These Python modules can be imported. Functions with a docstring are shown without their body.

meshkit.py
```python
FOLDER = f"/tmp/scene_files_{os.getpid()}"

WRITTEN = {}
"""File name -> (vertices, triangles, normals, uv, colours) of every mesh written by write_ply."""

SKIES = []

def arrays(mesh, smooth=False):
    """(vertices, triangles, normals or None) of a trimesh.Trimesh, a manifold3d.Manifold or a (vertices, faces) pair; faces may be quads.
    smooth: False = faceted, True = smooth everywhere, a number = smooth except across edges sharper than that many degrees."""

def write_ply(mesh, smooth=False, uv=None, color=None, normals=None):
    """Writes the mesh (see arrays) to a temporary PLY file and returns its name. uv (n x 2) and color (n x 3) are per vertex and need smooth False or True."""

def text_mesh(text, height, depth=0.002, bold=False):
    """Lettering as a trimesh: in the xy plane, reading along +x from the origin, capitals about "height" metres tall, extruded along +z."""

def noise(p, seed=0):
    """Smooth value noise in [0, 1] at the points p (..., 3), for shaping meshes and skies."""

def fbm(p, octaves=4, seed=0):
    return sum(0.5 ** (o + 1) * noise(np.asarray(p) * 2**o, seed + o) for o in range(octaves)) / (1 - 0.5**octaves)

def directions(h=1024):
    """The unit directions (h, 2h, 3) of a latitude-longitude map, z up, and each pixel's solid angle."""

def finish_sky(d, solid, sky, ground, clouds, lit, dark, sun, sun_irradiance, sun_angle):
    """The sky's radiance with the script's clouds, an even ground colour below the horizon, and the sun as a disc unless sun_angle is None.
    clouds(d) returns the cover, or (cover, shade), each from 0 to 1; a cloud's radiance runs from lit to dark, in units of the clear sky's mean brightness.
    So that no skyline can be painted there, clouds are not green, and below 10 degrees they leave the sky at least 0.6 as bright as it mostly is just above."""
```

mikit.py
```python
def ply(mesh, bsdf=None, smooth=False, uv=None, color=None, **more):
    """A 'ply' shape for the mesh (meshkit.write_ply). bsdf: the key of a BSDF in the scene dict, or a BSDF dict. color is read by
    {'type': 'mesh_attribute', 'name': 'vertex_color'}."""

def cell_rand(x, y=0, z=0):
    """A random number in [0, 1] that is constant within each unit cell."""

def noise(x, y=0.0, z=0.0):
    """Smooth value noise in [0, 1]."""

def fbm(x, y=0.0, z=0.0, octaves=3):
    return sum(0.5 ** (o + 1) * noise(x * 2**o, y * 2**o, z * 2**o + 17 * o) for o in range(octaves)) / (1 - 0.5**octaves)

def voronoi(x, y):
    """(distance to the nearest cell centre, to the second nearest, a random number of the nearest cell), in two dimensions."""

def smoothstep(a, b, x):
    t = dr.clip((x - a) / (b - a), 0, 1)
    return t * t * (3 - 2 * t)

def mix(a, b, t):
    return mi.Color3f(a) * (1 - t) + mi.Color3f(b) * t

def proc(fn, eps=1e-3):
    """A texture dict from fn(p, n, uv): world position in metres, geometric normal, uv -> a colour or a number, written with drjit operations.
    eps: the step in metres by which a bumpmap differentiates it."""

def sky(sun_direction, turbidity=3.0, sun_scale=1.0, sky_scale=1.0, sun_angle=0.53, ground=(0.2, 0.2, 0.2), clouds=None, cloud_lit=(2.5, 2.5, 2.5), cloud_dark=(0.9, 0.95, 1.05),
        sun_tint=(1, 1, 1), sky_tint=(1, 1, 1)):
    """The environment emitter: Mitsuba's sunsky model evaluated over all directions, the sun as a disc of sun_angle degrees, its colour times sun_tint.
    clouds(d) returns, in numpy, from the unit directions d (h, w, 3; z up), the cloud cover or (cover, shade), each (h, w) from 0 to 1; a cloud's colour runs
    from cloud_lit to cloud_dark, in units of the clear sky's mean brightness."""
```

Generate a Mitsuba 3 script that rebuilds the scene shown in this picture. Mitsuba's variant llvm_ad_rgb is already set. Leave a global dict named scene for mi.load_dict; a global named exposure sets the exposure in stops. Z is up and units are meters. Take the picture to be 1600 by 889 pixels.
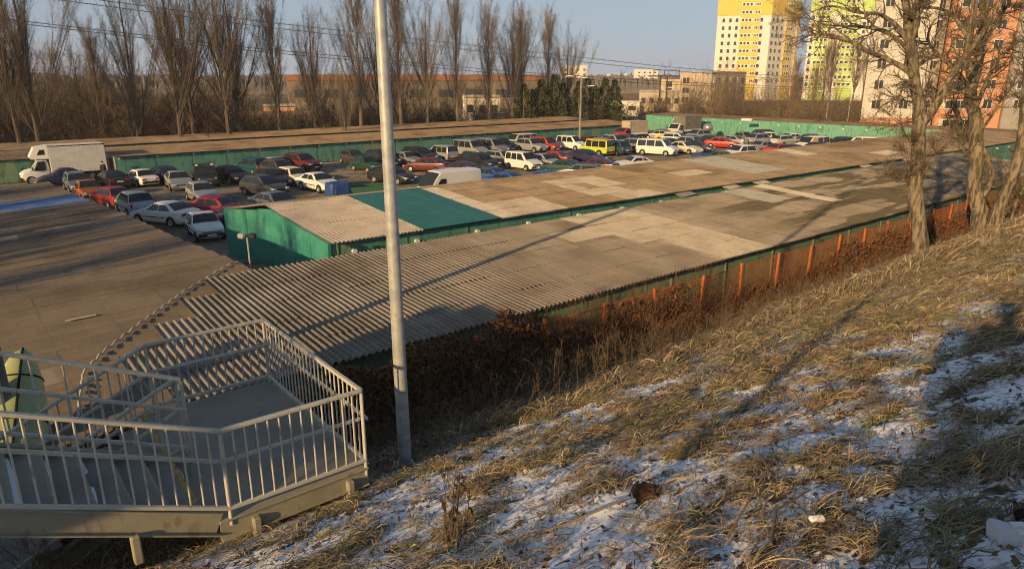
import math, random
import numpy as np, trimesh, manifold3d, mitsuba as mi, drjit as dr, mikit, meshkit
from mikit import noise, fbm, voronoi, cell_rand, smoothstep, mix, proc
T = mi.ScalarTransform4f
rng = np.random.default_rng(11)
random.seed(5)
scene, labels = {}, {}

# ---------------------------------------------------------------- camera, sky, exposure
PITCH = math.radians(16.6)
EYE = [0, 0, 9.1]
scene['camera'] = dict(type='perspective', fov=72.76, fov_axis='x', near_clip=0.1, far_clip=6000.0,
    to_world=T().look_at(origin=EYE, target=[0, math.cos(PITCH), 9.1 - math.sin(PITCH)], up=[0, 0, 1]))
SUN = (-0.658, -0.95, 0.313)
def veil(d):   # thin winter haze, denser towards the horizon
    e = np.arcsin(np.clip(d[..., 2], -1, 1)); return .05 + .80 * np.exp(-np.maximum(e, 0) / .15)
scene['daylight'] = mikit.sky(SUN, turbidity=3.5, sun_tint=(1.0, 0.965, 0.89), sun_scale=1.18, sky_scale=.95, sky_tint=(0.95, 0.99, 1.06), sun_angle=0.6, ground=(0.12, 0.1, 0.08),
    clouds=veil, cloud_lit=(1.55, 2.05, 2.85), cloud_dark=(.9, .95, 1.05))
exposure = 1.97

# ---------------------------------------------------------------- where vehicles and trees stand (metres, world frame)
CARS = [
 ('classic', 'white', -18.29, 40.6, 146, 'white boxy old saloon with chrome grille, nearest to the green gable end'),
 ('sedan', 'white', -22.39, 44.34, -68, 'white saloon with black lower bumper seen from behind, left of the boxy old white saloon'),
 ('mpv', 'silverblue', -26.21, 47.84, -42, 'pale blue silver compact hatchback with its tailgate to the camera, beside the brown roof edge'),
 ('hatch', 'red', -29.47, 50.89, -52, 'small faded red hatchback left of the pale blue silver compact'),
 ('classic', 'rust', -32.97, 54.03, 141, 'rust orange boxy saloon facing out of the left row'),
 ('estate', 'greyblue', -36.29, 58.08, 141, 'grey estate car squeezed behind the rust orange saloon'),
 ('sedan', 'black', -34.4, 59.82, -45, 'black saloon with red tail lights behind the rust orange saloon'),
 ('beetle', 'navy', -39.39, 61.04, -129, 'old rounded navy blue car parked against the white box truck'),
 ('classic', 'white', -32.47, 60.92, -50, 'white saloon showing its boot beside the red poster'),
 ('sedan', 'navy', -31.5, 62.94, -48, 'navy blue saloon against the green doors, right of the red poster'),
 ('sedan', 'silver', -28.35, 59.15, 148, 'silver saloon facing the camera in front of the navy saloon'),
 ('offroad', 'black', -26.59, 60.39, 152, 'black off-road car with chrome grille and roof lights'),
 ('sedan', 'black', -25.39, 62.92, 132, 'glossy black saloon right of the black off-road car'),
 ('hatch', 'silver', -23.57, 52.66, 143, 'silver hatchback in the middle of the yard aisle, behind the red hatchback'),
 ('hatch', 'crimson', -20.48, 46.47, -72, 'crimson hatchback right behind the boxy old white saloon'),
 ('estate', 'purple', -17.54, 43.53, -75, 'purple estate car beside the corner of the green garage'),
 ('mpv', 'charcoal', -19.88, 55.6, 124, 'dark charcoal people carrier, left of the aisle near the brown roof'),
 ('mpv', 'teal', -25.39, 68.67, -50, 'teal blue hatchback with bright red tail light by the green doors'),
 ('sedan', 'silver', -23.56, 70.03, 138, 'silver grey saloon in front of the dark red off-road car'),
 ('suv', 'charcoal', -21.77, 65.56, 130, 'dark grey off-road car half hidden beside the dark red one'),
 ('suv', 'maroon', -21.37, 71.22, 126, 'dark red off-road car nose out by the green garage doors'),
 ('sedan', 'black', -21.02, 60.61, 135, 'black saloon tucked between silver saloon and white estate'),
 ('estatec', 'cream', -19.23, 61.7, 138, 'cream old estate car behind the bright white saloon'),
 ('sedan', 'white', -16.19, 58.19, 134, 'bright white modern saloon with dark windows next to blue tarpaulin'),
 ('sedan', 'greyblue', -16.46, 48.12, 128, 'blue grey saloon roof just above the ridge, left of the blue tarpaulin'),
 ('hatch', 'charcoal', -17.4, 77.06, 140, 'dark grey hatchback closest to the bare stretch of green doors'),
 ('classic', 'darkgreen', -14.72, 70.75, 134, 'dark green old saloon at the edge of the open aisle'),
 ('suv', 'black', -13.81, 74.35, 132, 'black off-road car behind the dark green old saloon'),
 ('sedan', 'black', -10.77, 62.51, 122, 'black saloon partly behind the tall grey lamp post'),
 ('classic', 'grey', -11.25, 75.45, 134, 'grey old saloon with silver sunshade in its windscreen'),
 ('suv', 'black', -10.3, 77.74, 132, 'black off-road car between the grey old saloon and the small silver van'),
 ('smallvan', 'silver', -7.99, 79.55, -44, 'small silver van showing its rear doors'),
 ('van', 'silver', -4.98, 84.1, 138, 'silver panel van with one side window, nose out'),
 ('van', 'grey', -2.51, 86.21, 138, 'grey van right of the silver panel van'),
 ('suv', 'black', -1.39, 90.0, 138, 'black off-road car in front of the cream van'),
 ('van', 'cream', 1.05, 93.7, -129, 'cream van furthest back among the vans near the green doors'),
 ('sedan', 'maroon', -8.48, 69.96, -72, 'dark red saloon with white number plate in the middle row'),
 ('sedan', 'plum', -5.1, 66.56, -70, 'plum coloured saloon right of the dark red saloon'),
 ('suv', 'black', -3.29, 71.76, 134, 'large black off-road car in the middle row'),
 ('estate', 'silver', -1.04, 76.08, 136, 'silver estate car right of the large black off-road car'),
 ('sedan', 'blue', -2.28, 62.18, -60, 'blue saloon roof left of the bright blue one'),
 ('sedan', 'brightblue', -0.81, 58.98, -60, 'bright blue saloon behind the brown garage ridge'),
 ('bigvan', 'white', -4.97, 52.16, 231, 'long white high roof van behind the brown garage ridge'),
 ('smallvan', 'white', 1.18, 71.77, 138, 'white small van facing the camera in the middle row'),
 ('sedan', 'silver', 3.36, 73.31, 136, 'silver saloon right of the white small van'),
 ('suv', 'silver', 2.43, 89.19, 136, 'silver off-road car by the red pickup'),
 ('smallvan', 'red', 4.26, 90.21, 134, 'bright red small van near the green doors'),
 ('smallvan', 'white', 7.79, 92.12, 134, 'white windowed small van left of the yard lamp post'),
 ('uaz', 'lime', 10.23, 85.19, -46, 'lime yellow old minibus with orange roof edge'),
 ('sedan', 'navy', 8.17, 77.74, 128, 'navy saloon in front of the lime yellow minibus'),
 ('sedan', 'red', 4.29, 76.11, -60, 'red saloon behind the white small van'),
 ('sedan', 'darkgreen', 4.97, 68.17, -60, 'dark green saloon half hidden by the silver saloon'),
 ('estate', 'greyblue', 6.26, 64.68, -70, 'blue grey estate roof peeking over the brown ridge'),
 ('sedan', 'maroon', 8.21, 69.28, -65, 'dark maroon saloon behind the blue grey estate roof'),
 ('sedan', 'brightblue', 2.47, 59.92, -70, 'vivid blue car roof just showing over the brown ridge'),
 ('suv', 'teal', 12.4, 86.2, -40, 'dark teal off-road car showing its tail, right of the lime minibus'),
 ('suv', 'grey', 15.18, 90.12, -40, 'grey off-road car with chrome tail next to the white minivan'),
 ('estate', 'maroon', 10.74, 95.1, 140, 'maroon estate behind the lime minibus'),
 ('suv', 'greyblue', 12.09, 90.39, 140, 'blue grey off-road car in the row behind the teal one'),
 ('suv', 'silver', 13.89, 94.92, 140, 'silver off-road car in front of the red lorry'),
 ('suv', 'charcoal', 15.9, 95.66, 140, 'charcoal off-road car under the beige lorry tilt'),
 ('van', 'white', 17.59, 85.48, 124, 'clean white minivan with dark side windows in the open'),
 ('coupe', 'offwhite', 12.42, 71.77, -110, 'white two door car behind the brown ridge, below the minivan'),
 ('sedan', 'cream', 21.38, 87.65, 140, 'cream saloon with open looking front next to the white minivan'),
 ('sedan', 'black', 23.19, 89.16, 130, 'black saloon hard against the cream saloon'),
 ('sedan', 'scarlet', 28.0, 94.01, 120, 'scarlet saloon alone near the far green doors'),
 ('sedan', 'black', 22.74, 109.03, -60, 'black saloon right of the beige lorry tilt'),
 ('sedan', 'silver', 22.22, 107.13, -60, 'silver saloon between black saloon and yellow car'),
 ('hatch', 'yellow', 23.1, 104.07, -50, 'yellow hatchback in the far row'),
 ('estate', 'white', 23.69, 100.98, 130, 'white estate right of the yellow hatchback'),
 ('mpv', 'silver', 22.97, 94.15, -50, 'silver people carrier behind the cream saloon'),
 ('sedan', 'black', 24.26, 97.07, -50, 'black saloon with red tail light in the far row'),
 ('suv', 'silver', 27.34, 104.63, -120, 'silver off-road car under the grey lorry tilt'),
 ('sedan', 'charcoal', 20.2, 93.06, -40, 'dark saloon just behind the white minivan roof'),
 ('sedan', 'darkgreen', 26.96, 97.5, -50, 'very dark green saloon left of the scarlet saloon'),
 ('sedan', 'silver', 30.01, 97.45, -50, 'silver saloon by the light green far door'),
 ('suv', 'white', 25.88, 80.18, -120, 'white off-road car with red tail light behind the ridge'),
 ('sedan', 'green', 22.69, 76.11, 60, 'green saloon roof beside the low blue tarpaulin'),
 ('classic', 'olive', 33.9, 103.38, 150, 'olive brown saloon in the far row'),
 ('suv', 'silver', 34.42, 98.01, 60, 'silver off-road car in side view in the far row'),
 ('estate', 'paleg', 37.76, 97.73, 60, 'pale green estate car in side view near the far wall'),
 ('suv', 'charcoal', 37.78, 105.17, 80, 'charcoal off-road car against the far green wall'),
 ('hatch', 'white', 37.65, 103.03, 80, 'white hatchback left of the pale green estate'),
 ('sedan', 'white', 40.12, 101.02, 70, 'white saloon behind the pale green estate'),
 ('sedan', 'charcoal', 42.3, 99.47, 75, 'dark grey saloon close to the far green wall'),
 ('van', 'white', 37.94, 89.33, -120, 'white van with an orange side panel'),
 ('hatch', 'black', 41.82, 91.93, 60, 'black hatchback right of the orange panelled van'),
 ('hatch', 'charcoal', 44.91, 95.16, 70, 'charcoal hatchback left of the white far van'),
 ('hatch', 'white', 45.39, 92.05, -30, 'white hatchback with red tail lights by the far van'),
 ('van', 'cream', 44.33, 89.08, -55, 'white minibus against the far green wall on the right'),
 ('sedan', 'scarlet', 32.43, 85.22, 60, 'red saloon roof behind the ridge, below the pale green estate'),
 ('sedan', 'navy', 33.56, 83.6, 60, 'navy saloon roof behind the ridge next to the red one'),
 ('sedan', 'silver', 31.73, 88.75, 60, 'silver saloon behind the ridge left of the red roof'),
 ('sedan', 'black', 37.79, 86.95, 60, 'black saloon below the orange panelled van'),
 ('estate', 'charcoal', 53.88, 96.22, 60, 'dark estate car behind the big bare tree trunk')]
TRUCKS = [('box_truck', -40.59, 63.33, -127), ('red_truck', 17.51, 105.71, -129), ('tilt_truck', 27.06, 112.53, -129)]
POPLARS = [('v', -49.8, 71.6, 20.6), ('v', -49.0, 73.6, 21.7), ('c', -48.1, 83.3, 15.0), ('v', -42.7, 81.3, 18.5), ('v', -37.6, 80.2, 21.5), ('v', -37.8, 83.9, 20.5), ('v', -33.5, 83.5, 21.4), ('v', -33.2, 86.4, 20.4), ('c', -28.9, 88.5, 18.9), ('v', -25.5, 92.6, 17.3), ('c', -20.3, 96.8, 21.0), ('v', -19.5, 105.2, 19.1), ('c', -15.8, 101.7, 21.8), ('v', -12.2, 103.3, 20.5), ('c', -8.2, 107.9, 20.7), ('c', -3.5, 113.0, 20.1), ('v', 0.0, 117.1, 20.1), ('c', 1.7, 121.1, 20.1), ('c', 6.1, 123.3, 19.5), ('v', 9.9, 127.7, 17.4), ('v', -52.1, 86.5, 12.8), ('s', -21.3, 90.9, 11.1)]
TREE_A = [[(15.03,24.73,2.53,0.36),(14.81,24.86,3.98,0.31),(14.54,25.03,5.36,0.28),(14.44,25.09,6.72,0.27),(14.41,25.22,7.71,0.26),(14.19,25.47,8.9,0.22),(14.01,25.7,9.98,0.2),(13.87,26.02,11.05,0.17),(13.64,26.28,12.53,0.12),(13.24,26.52,14.19,0.06)],[(14.44,25.09,7.49,0.2),(14.87,25.18,8.15,0.16),(15.23,25.31,8.9,0.15),(15.68,25.51,9.55,0.12),(16.2,25.54,10.39,0.09),(16.7,25.59,11.43,0.06),(17.18,25.77,12.87,0.03)],[(14.15,25.5,9.01,0.13),(13.69,25.31,9.37,0.12),(13.1,25.32,9.65,0.1),(12.24,25.49,10.01,0.085),(11.6,25.64,10.36,0.07),(10.88,25.84,10.53,0.055),(10.09,26.09,10.46,0.03),(9.5,26.45,10.18,0.015)],[(13.91,25.76,10.19,0.1),(13.36,25.74,10.82,0.09),(12.58,25.63,11.19,0.07),(11.93,25.67,11.23,0.055),(11.13,25.93,11.46,0.04),(10.47,26.33,11.24,0.02),(10.03,26.59,10.88,0.01)],[(14.08,25.54,9.55,0.09),(13.78,26.42,10.44,0.08),(13.3,27.18,10.81,0.07),(12.87,27.8,10.92,0.05),(12.22,28.54,11.01,0.035),(11.47,29.23,11.34,0.02),(10.85,29.6,11.32,0.01)],[(13.86,25.79,10.62,0.1),(14.2,25.82,11.35,0.08),(14.56,25.95,12.29,0.05),(14.77,26.06,13.31,0.03)],[(14.06,25.67,10.4,0.1),(13.89,25.54,11.22,0.1),(13.76,25.5,12.43,0.07),(13.65,25.57,13.82,0.03)],[(14.21,25.35,8.69,0.07),(13.49,24.96,9.01,0.055),(13.25,24.64,8.49,0.04),(12.73,24.6,8.17,0.03),(12.4,24.57,7.64,0.015)],[(14.36,25.14,6.49,0.05),(13.88,24.84,7.07,0.03),(13.37,24.8,7.62,0.02),(12.88,24.86,8.05,0.012)],[(14.67,24.95,5.37,0.045),(14.5,24.47,6,0.03),(14.58,24.18,6.48,0.02),(14.36,24.2,6.91,0.012)],[(14.48,25.07,5.12,0.04),(14.03,24.87,5.84,0.03),(13.89,24.6,6.43,0.02),(13.58,24.56,6.88,0.01)],[(14.41,25.11,5.81,0.04),(13.9,24.83,5.5,0.025),(13.45,24.75,5.74,0.018),(13.23,24.77,6.19,0.01)]]
TREE_B = [[(18.96,27.46,2.71,0.42),(18.76,27.59,3.95,0.34),(18.47,27.79,5.07,0.31),(18.38,27.86,6.2,0.29),(18.31,28.15,7.42,0.27),(18.09,28.42,8.64,0.24),(18.14,28.38,9.83,0.2),(18.14,28.51,11.01,0.18),(18.13,28.63,12.62,0.13),(17.98,28.74,14.4,0.06)],[(18.1,28.42,8.88,0.17),(17.75,28.54,10.07,0.14),(17.73,28.55,11.24,0.13),(17.57,28.54,12.83,0.09),(17.43,28.63,14.38,0.05)],[(18.91,26.89,3.18,0.3),(19.01,26.82,4.22,0.24),(19.08,26.65,5.24,0.23),(19.12,26.5,5.99,0.22),(19.01,26.45,7.29,0.2),(18.73,26.4,9.12,0.17),(18.49,26.33,10.86,0.13),(18.19,26.29,12.94,0.08)],[(19.63,27.61,3.55,0.2),(20.02,27.7,4.44,0.17),(20.41,27.68,5.22,0.15),(20.98,27.53,6.48,0.12),(21.46,27.44,8.42,0.08)],[(19.66,26.98,3.55,0.06),(19.71,26.94,4.37,0.05),(19.85,26.85,5.09,0.045),(20.05,26.71,6.32,0.03)],[(18.88,27.88,4.42,0.15),(19.25,27.99,5.17,0.14),(19.08,28.34,6.15,0.13),(18.61,28.91,6.74,0.12),(18.31,29.24,7.49,0.1),(18.11,29.38,7.91,0.09)],[(18.2,28.35,8.39,0.13),(17.7,28.93,9.31,0.1),(17.23,29.37,9.86,0.08),(16.87,29.86,10.61,0.06),(17.1,29.95,11.35,0.04)],[(18.16,28.37,9.71,0.1),(17.62,29.11,11.05,0.09),(17.3,29.57,11.6,0.07),(16.83,30.14,11.8,0.05),(16.4,30.67,11.4,0.03)],[(18.15,28.38,10.3,0.1),(18.14,27.78,10.96,0.08),(18.21,27.37,11.59,0.065),(18.58,26.75,11.67,0.05)],[(18.26,28.18,8.03,0.1),(18.22,27.6,9.35,0.08),(18.36,27.14,10.07,0.06),(18.54,26.66,10.45,0.045)],[(18.41,28.08,6.93,0.08),(18.39,27.37,7.71,0.06),(18.51,27.04,8.43,0.045),(18.72,26.53,9.12,0.03)],[(18.54,27.99,5.68,0.06),(17.74,27.69,6.35,0.04),(17.27,27.77,7.08,0.03),(16.93,27.88,7.68,0.018)],[(18.08,28.43,8.76,0.09),(17.34,28.33,8.59,0.06),(16.73,28.5,8.63,0.045),(16.28,28.57,8.27,0.03),(15.76,28.69,8.39,0.015)]]

# ---------------------------------------------------------------- helpers
TH = math.radians(51.0)
U = np.array([math.sin(TH), math.cos(TH)]); V = np.array([-math.cos(TH), math.sin(TH)])
def xy(u, v): return np.multiply.outer(u, U) + np.multiply.outer(v, V)
# local frame whose x runs along the garage rows (u), y away from the embankment (v)
UV = T().rotate([0, 0, 1], 90 - 51.0)
_count = {}
def numbered(base):
    n = _count.get(base, 0); _count[base] = n + 1
    return base if n == 0 else '%s_%03d' % (base, n)
def thing(name, label, cat, group=None):
    k = numbered(name); labels[k] = dict(label=label, category=cat)
    if group: labels[k]['group'] = group
    return k
def put(key, shape, to_world=None, bsdf=None):
    s = dict(shape)
    if to_world is not None: s['to_world'] = to_world
    if bsdf is not None: s['bsdf'] = {'type': 'ref', 'id': bsdf}
    scene[key] = s
    return key
def part(parent, name, shape, to_world=None, bsdf=None):
    return put(numbered(parent + '__' + name), shape, to_world, bsdf)
def struct(key, mesh, bsdf, **kw):
    scene[key] = mikit.ply(mesh, bsdf, **kw); labels[key] = dict(kind='structure')
def stuff(key, label, cat, shape):
    scene[key] = shape; labels[key] = dict(label=label, category=cat, kind='stuff')
def cat(ms): return trimesh.util.concatenate(ms)
def box(x0, x1, y0, y1, z0, z1):
    return trimesh.creation.box(bounds=[[x0, y0, z0], [x1, y1, z1]])
def cbox(sx, sy, sz, c=0.02):
    """chamfered box centred on the origin"""
    p = []
    for a in (-1, 1):
        for b in (-1, 1):
            for d in (-1, 1):
                p += [(a * sx / 2, b * (sy / 2 - c), d * (sz / 2 - c)), (a * (sx / 2 - c), b * sy / 2, d * (sz / 2 - c)), (a * (sx / 2 - c), b * (sy / 2 - c), d * sz / 2)]
    return trimesh.convex.convex_hull(np.array(p))
def quads_to_tris(q): q = np.asarray(q).reshape(-1, 4); return np.vstack([q[:, [0, 1, 2]], q[:, [0, 2, 3]]])
def tubes(P, R, sides=3):
    """many tubes at once: P (n,k,3), R (n,k)"""
    n, k, _ = P.shape
    t = np.gradient(P, axis=1); t /= np.linalg.norm(t, axis=2, keepdims=True) + 1e-9
    ref = np.where(np.abs(t[..., 2:]) < 0.9, [0, 0, 1.0], [1.0, 0, 0])
    ref = np.repeat(ref[:, k // 2:k // 2 + 1], k, 1)
    a = np.cross(t, ref); a /= np.linalg.norm(a, axis=2, keepdims=True) + 1e-9
    b = np.cross(t, a); g = np.arange(sides) * 2 * np.pi / sides
    v = P[:, :, None] + R[:, :, None, None] * (np.cos(g)[:, None] * a[:, :, None] + np.sin(g)[:, None] * b[:, :, None])
    i, j, m = np.meshgrid(np.arange(n), np.arange(k - 1), np.arange(sides), indexing='ij')
    base = i * k * sides; m2 = (m + 1) % sides
    q = np.stack([base + j * sides + m, base + j * sides + m2, base + (j + 1) * sides + m2, base + (j + 1) * sides + m], -1)
    return v.reshape(-1, 3), quads_to_tris(q)
def merge(parts):
    vs, fs, o = [], [], 0
    for v, f in parts:
        vs.append(v); fs.append(f + o); o += len(v)
    return np.vstack(vs), np.vstack(fs)
def pipe(pts, r, sides=8, closed=True):
    P = np.array(pts, float)[None]; R = np.broadcast_to(np.asarray(r, float), (1, P.shape[1]))
    v, f = tubes(P, R, sides); k = P.shape[1]
    if closed:
        cap = [[0, i + 1, i] for i in range(1, sides - 1)] + [[(k - 1) * sides, (k - 1) * sides + i, (k - 1) * sides + i + 1] for i in range(1, sides - 1)]
        f = np.vstack([f, cap])
    return trimesh.Trimesh(v, f, process=False)
def bar(a, b, w, h):
    """straight bar of rectangular section (w across, h upright) from a to b"""
    a, b = np.array(a, float), np.array(b, float); d = b - a; L = np.linalg.norm(d); x = d / L
    up = np.array([0, 0, 1.0]) if abs(x[2]) < 0.95 else np.array([x[1] * 0 + V[0], V[1], 0])
    y = np.cross(up, x); y /= np.linalg.norm(y); z = np.cross(x, y)
    m = cbox(L, w, h, min(w, h) * 0.18); M = np.eye(4); M[:3, :3] = np.stack([x, y, z], 1); M[:3, 3] = (a + b) / 2
    m.apply_transform(M); return m
CUBE = mikit.ply(trimesh.creation.box([1, 1, 1]))
def rnd(a, b, n=None): return rng.uniform(a, b, n)

# ---------------------------------------------------------------- materials
def rgb(c): return {'type': 'rgb', 'value': list(c)}
def mat(name, c, rough=0.6, spec=0.3, **kw):
    scene[name] = {'type': 'twosided', 'bsdf': {'type': 'principled', 'base_color': c if isinstance(c, dict) else rgb(c), 'roughness': rough, 'specular': spec, **kw}}
    return name
def uvc(p): return p.x * U[0] + p.y * U[1], p.x * V[0] + p.y * V[1]

def f_ground(p, n, uv):
    a = fbm(p.x * .05, p.y * .05, 3.0, octaves=4); b = fbm(p.x * .9, p.y * .9, 1.0, octaves=3)
    c = mix((.075, .06, .04), (.13, .105, .06), smoothstep(.35, .65, a))
    return mix(c, (.05, .045, .03), smoothstep(.5, .75, b) * .7)
mat('m_ground', proc(f_ground), .95, .1)

def f_slope(p, n, uv):
    # uv.x carries how much snow lies here, uv.y how straw coloured the matted grass is
    h = fbm(p.x * 9, p.y * 9, p.z * 9, octaves=4); h2 = fbm(p.x * 34, p.y * 34, 2.0, octaves=2); st = fbm(p.x * 2.2, p.y * 2.2, 5.0, octaves=3)
    s = smoothstep(.46, .58, uv.x + (h - .5) * 1.0 + (h2 - .5) * .7)
    soil = mix((.07, .055, .035), (.24, .18, .10), smoothstep(.3, .75, h2 * .5 + h * .5))
    soil = mix(soil, (.085, .085, .035), smoothstep(.5, .7, st) * .4)
    soil = mix(soil, (.26, .19, .1), uv.y * .5)
    s = s * (1 - smoothstep(.58, .68, fbm(p.x * 40, p.y * 40, 7.0, octaves=2)) * .6)
    return mix(soil, mix((.74, .76, .81), (.84, .86, .90), h), s)
mat('m_slope', proc(f_slope), .85, .15)

def f_asphalt(p, n, uv):
    a = fbm(p.x * .16, p.y * .16, 0.0, octaves=4); b = fbm(p.x * 2.3, p.y * 2.3, 4.0, octaves=3); w = fbm(p.x * .7 + 9, p.y * .7, 2.0, octaves=3)
    c = mix((.13, .112, .09), (.235, .195, .15), smoothstep(.3, .7, a * .65 + b * .35))
    c = mix(c, (.045, .04, .036), smoothstep(.56, .7, w) * .6)
    return mix(c, (.2, .175, .14), smoothstep(.62, .72, b) * .35)
mat('m_asphalt', proc(f_asphalt), .9, .15)

def roof_fn(base, hi, seed, moss, tone=1.0):
    def fn(p, n, uv):
        u, v = uvc(p)
        cu, cv = dr.floor(u / 1.1), dr.floor(v / 1.57)
        r = cell_rand(cu, cv, seed); r2 = cell_rand(cu * .25, cv, seed + 7)
        g = fbm(p.x * .8, p.y * .8, p.z, octaves=4); sp = fbm(p.x * 14, p.y * 14, 1.0, octaves=2)
        st = fbm(u * 4.0, v * .5, 2.0, octaves=2) if moss < 9 else fbm(u * .5, v * 7.0, 2.0, octaves=2)
        c = mix(base, hi, dr.clip(.22 + (.45 * r * r + .2 * r2) * tone + (g - .5) * .9 + (st - .5) * .5, 0, 1))
        c = c * (.90 + .20 * sp)
        dark = smoothstep(.52, .75, fbm(p.x * .35 + seed, p.y * .35, 8.0, octaves=4)) * .45 + smoothstep(.62, .74, sp) * .2
        c = mix(c, (.055, .045, .03), dark)
        if moss == 1:
            far = smoothstep(27, 33, u) * smoothstep(.50, .62, fbm(u * .22, v * 1.5, 4.0, octaves=4)) * smoothstep(60, 50, u)
            c = mix(c, mix((.045, .038, .026), (.085, .08, .035), g), dr.clip(far * 1.0, 0, .75))
        return c
    return fn
mat('m_roof_near', proc(roof_fn((.195, .165, .135), (.35, .305, .255), 1, 1, .8)), .85, .2)
mat('m_roof_mid', proc(roof_fn((.22, .165, .115), (.34, .27, .195), 2, 0, .8)), .85, .2)
mat('m_roof_left', proc(roof_fn((.17, .138, .105), (.27, .22, .168), 3, 9, .45)), .8, .3)
mat('m_roof_far', proc(roof_fn((.21, .15, .1), (.31, .23, .16), 4, 0, .5)), .9, .2)

def wear(c0, c1, k, rust=(.16, .08, .03), amt=.5, sc=1.0):
    def fn(p, n, uv):
        a = fbm(p.x * 1.3 * sc, p.y * 1.3 * sc, p.z * 2.0 * sc, octaves=4); b = fbm(p.x * 11 * sc, p.y * 11 * sc, p.z * 3 * sc, octaves=3)
        return mix(mix(c0, c1, smoothstep(.3, .7, a * .75 + b * .25)), rust, smoothstep(k, k + .14, b * .5 + a * .5) * amt)
    return fn
mat('m_sheet_new', proc(wear((.42, .38, .32), (.53, .485, .415), .64, (.2, .16, .11), .5)), .8, .2)
mat('m_sheet_pale', proc(wear((.33, .29, .24), (.45, .40, .335), .6, (.19, .15, .11), .6)), .8, .2)
mat('m_sheet_blue', proc(wear((.27, .28, .27), (.35, .35, .32), .6, (.2, .17, .13), .6)), .75, .3)
mat('m_sheet_teal', proc(wear((.018, .135, .115), (.03, .16, .135), .68, (.03, .09, .07), .4)), .45, .4)
mat('m_tarp_blue', proc(wear((.09, .17, .36), (.16, .25, .44), .6, (.3, .33, .38), .5)), .6, .3)
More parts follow.
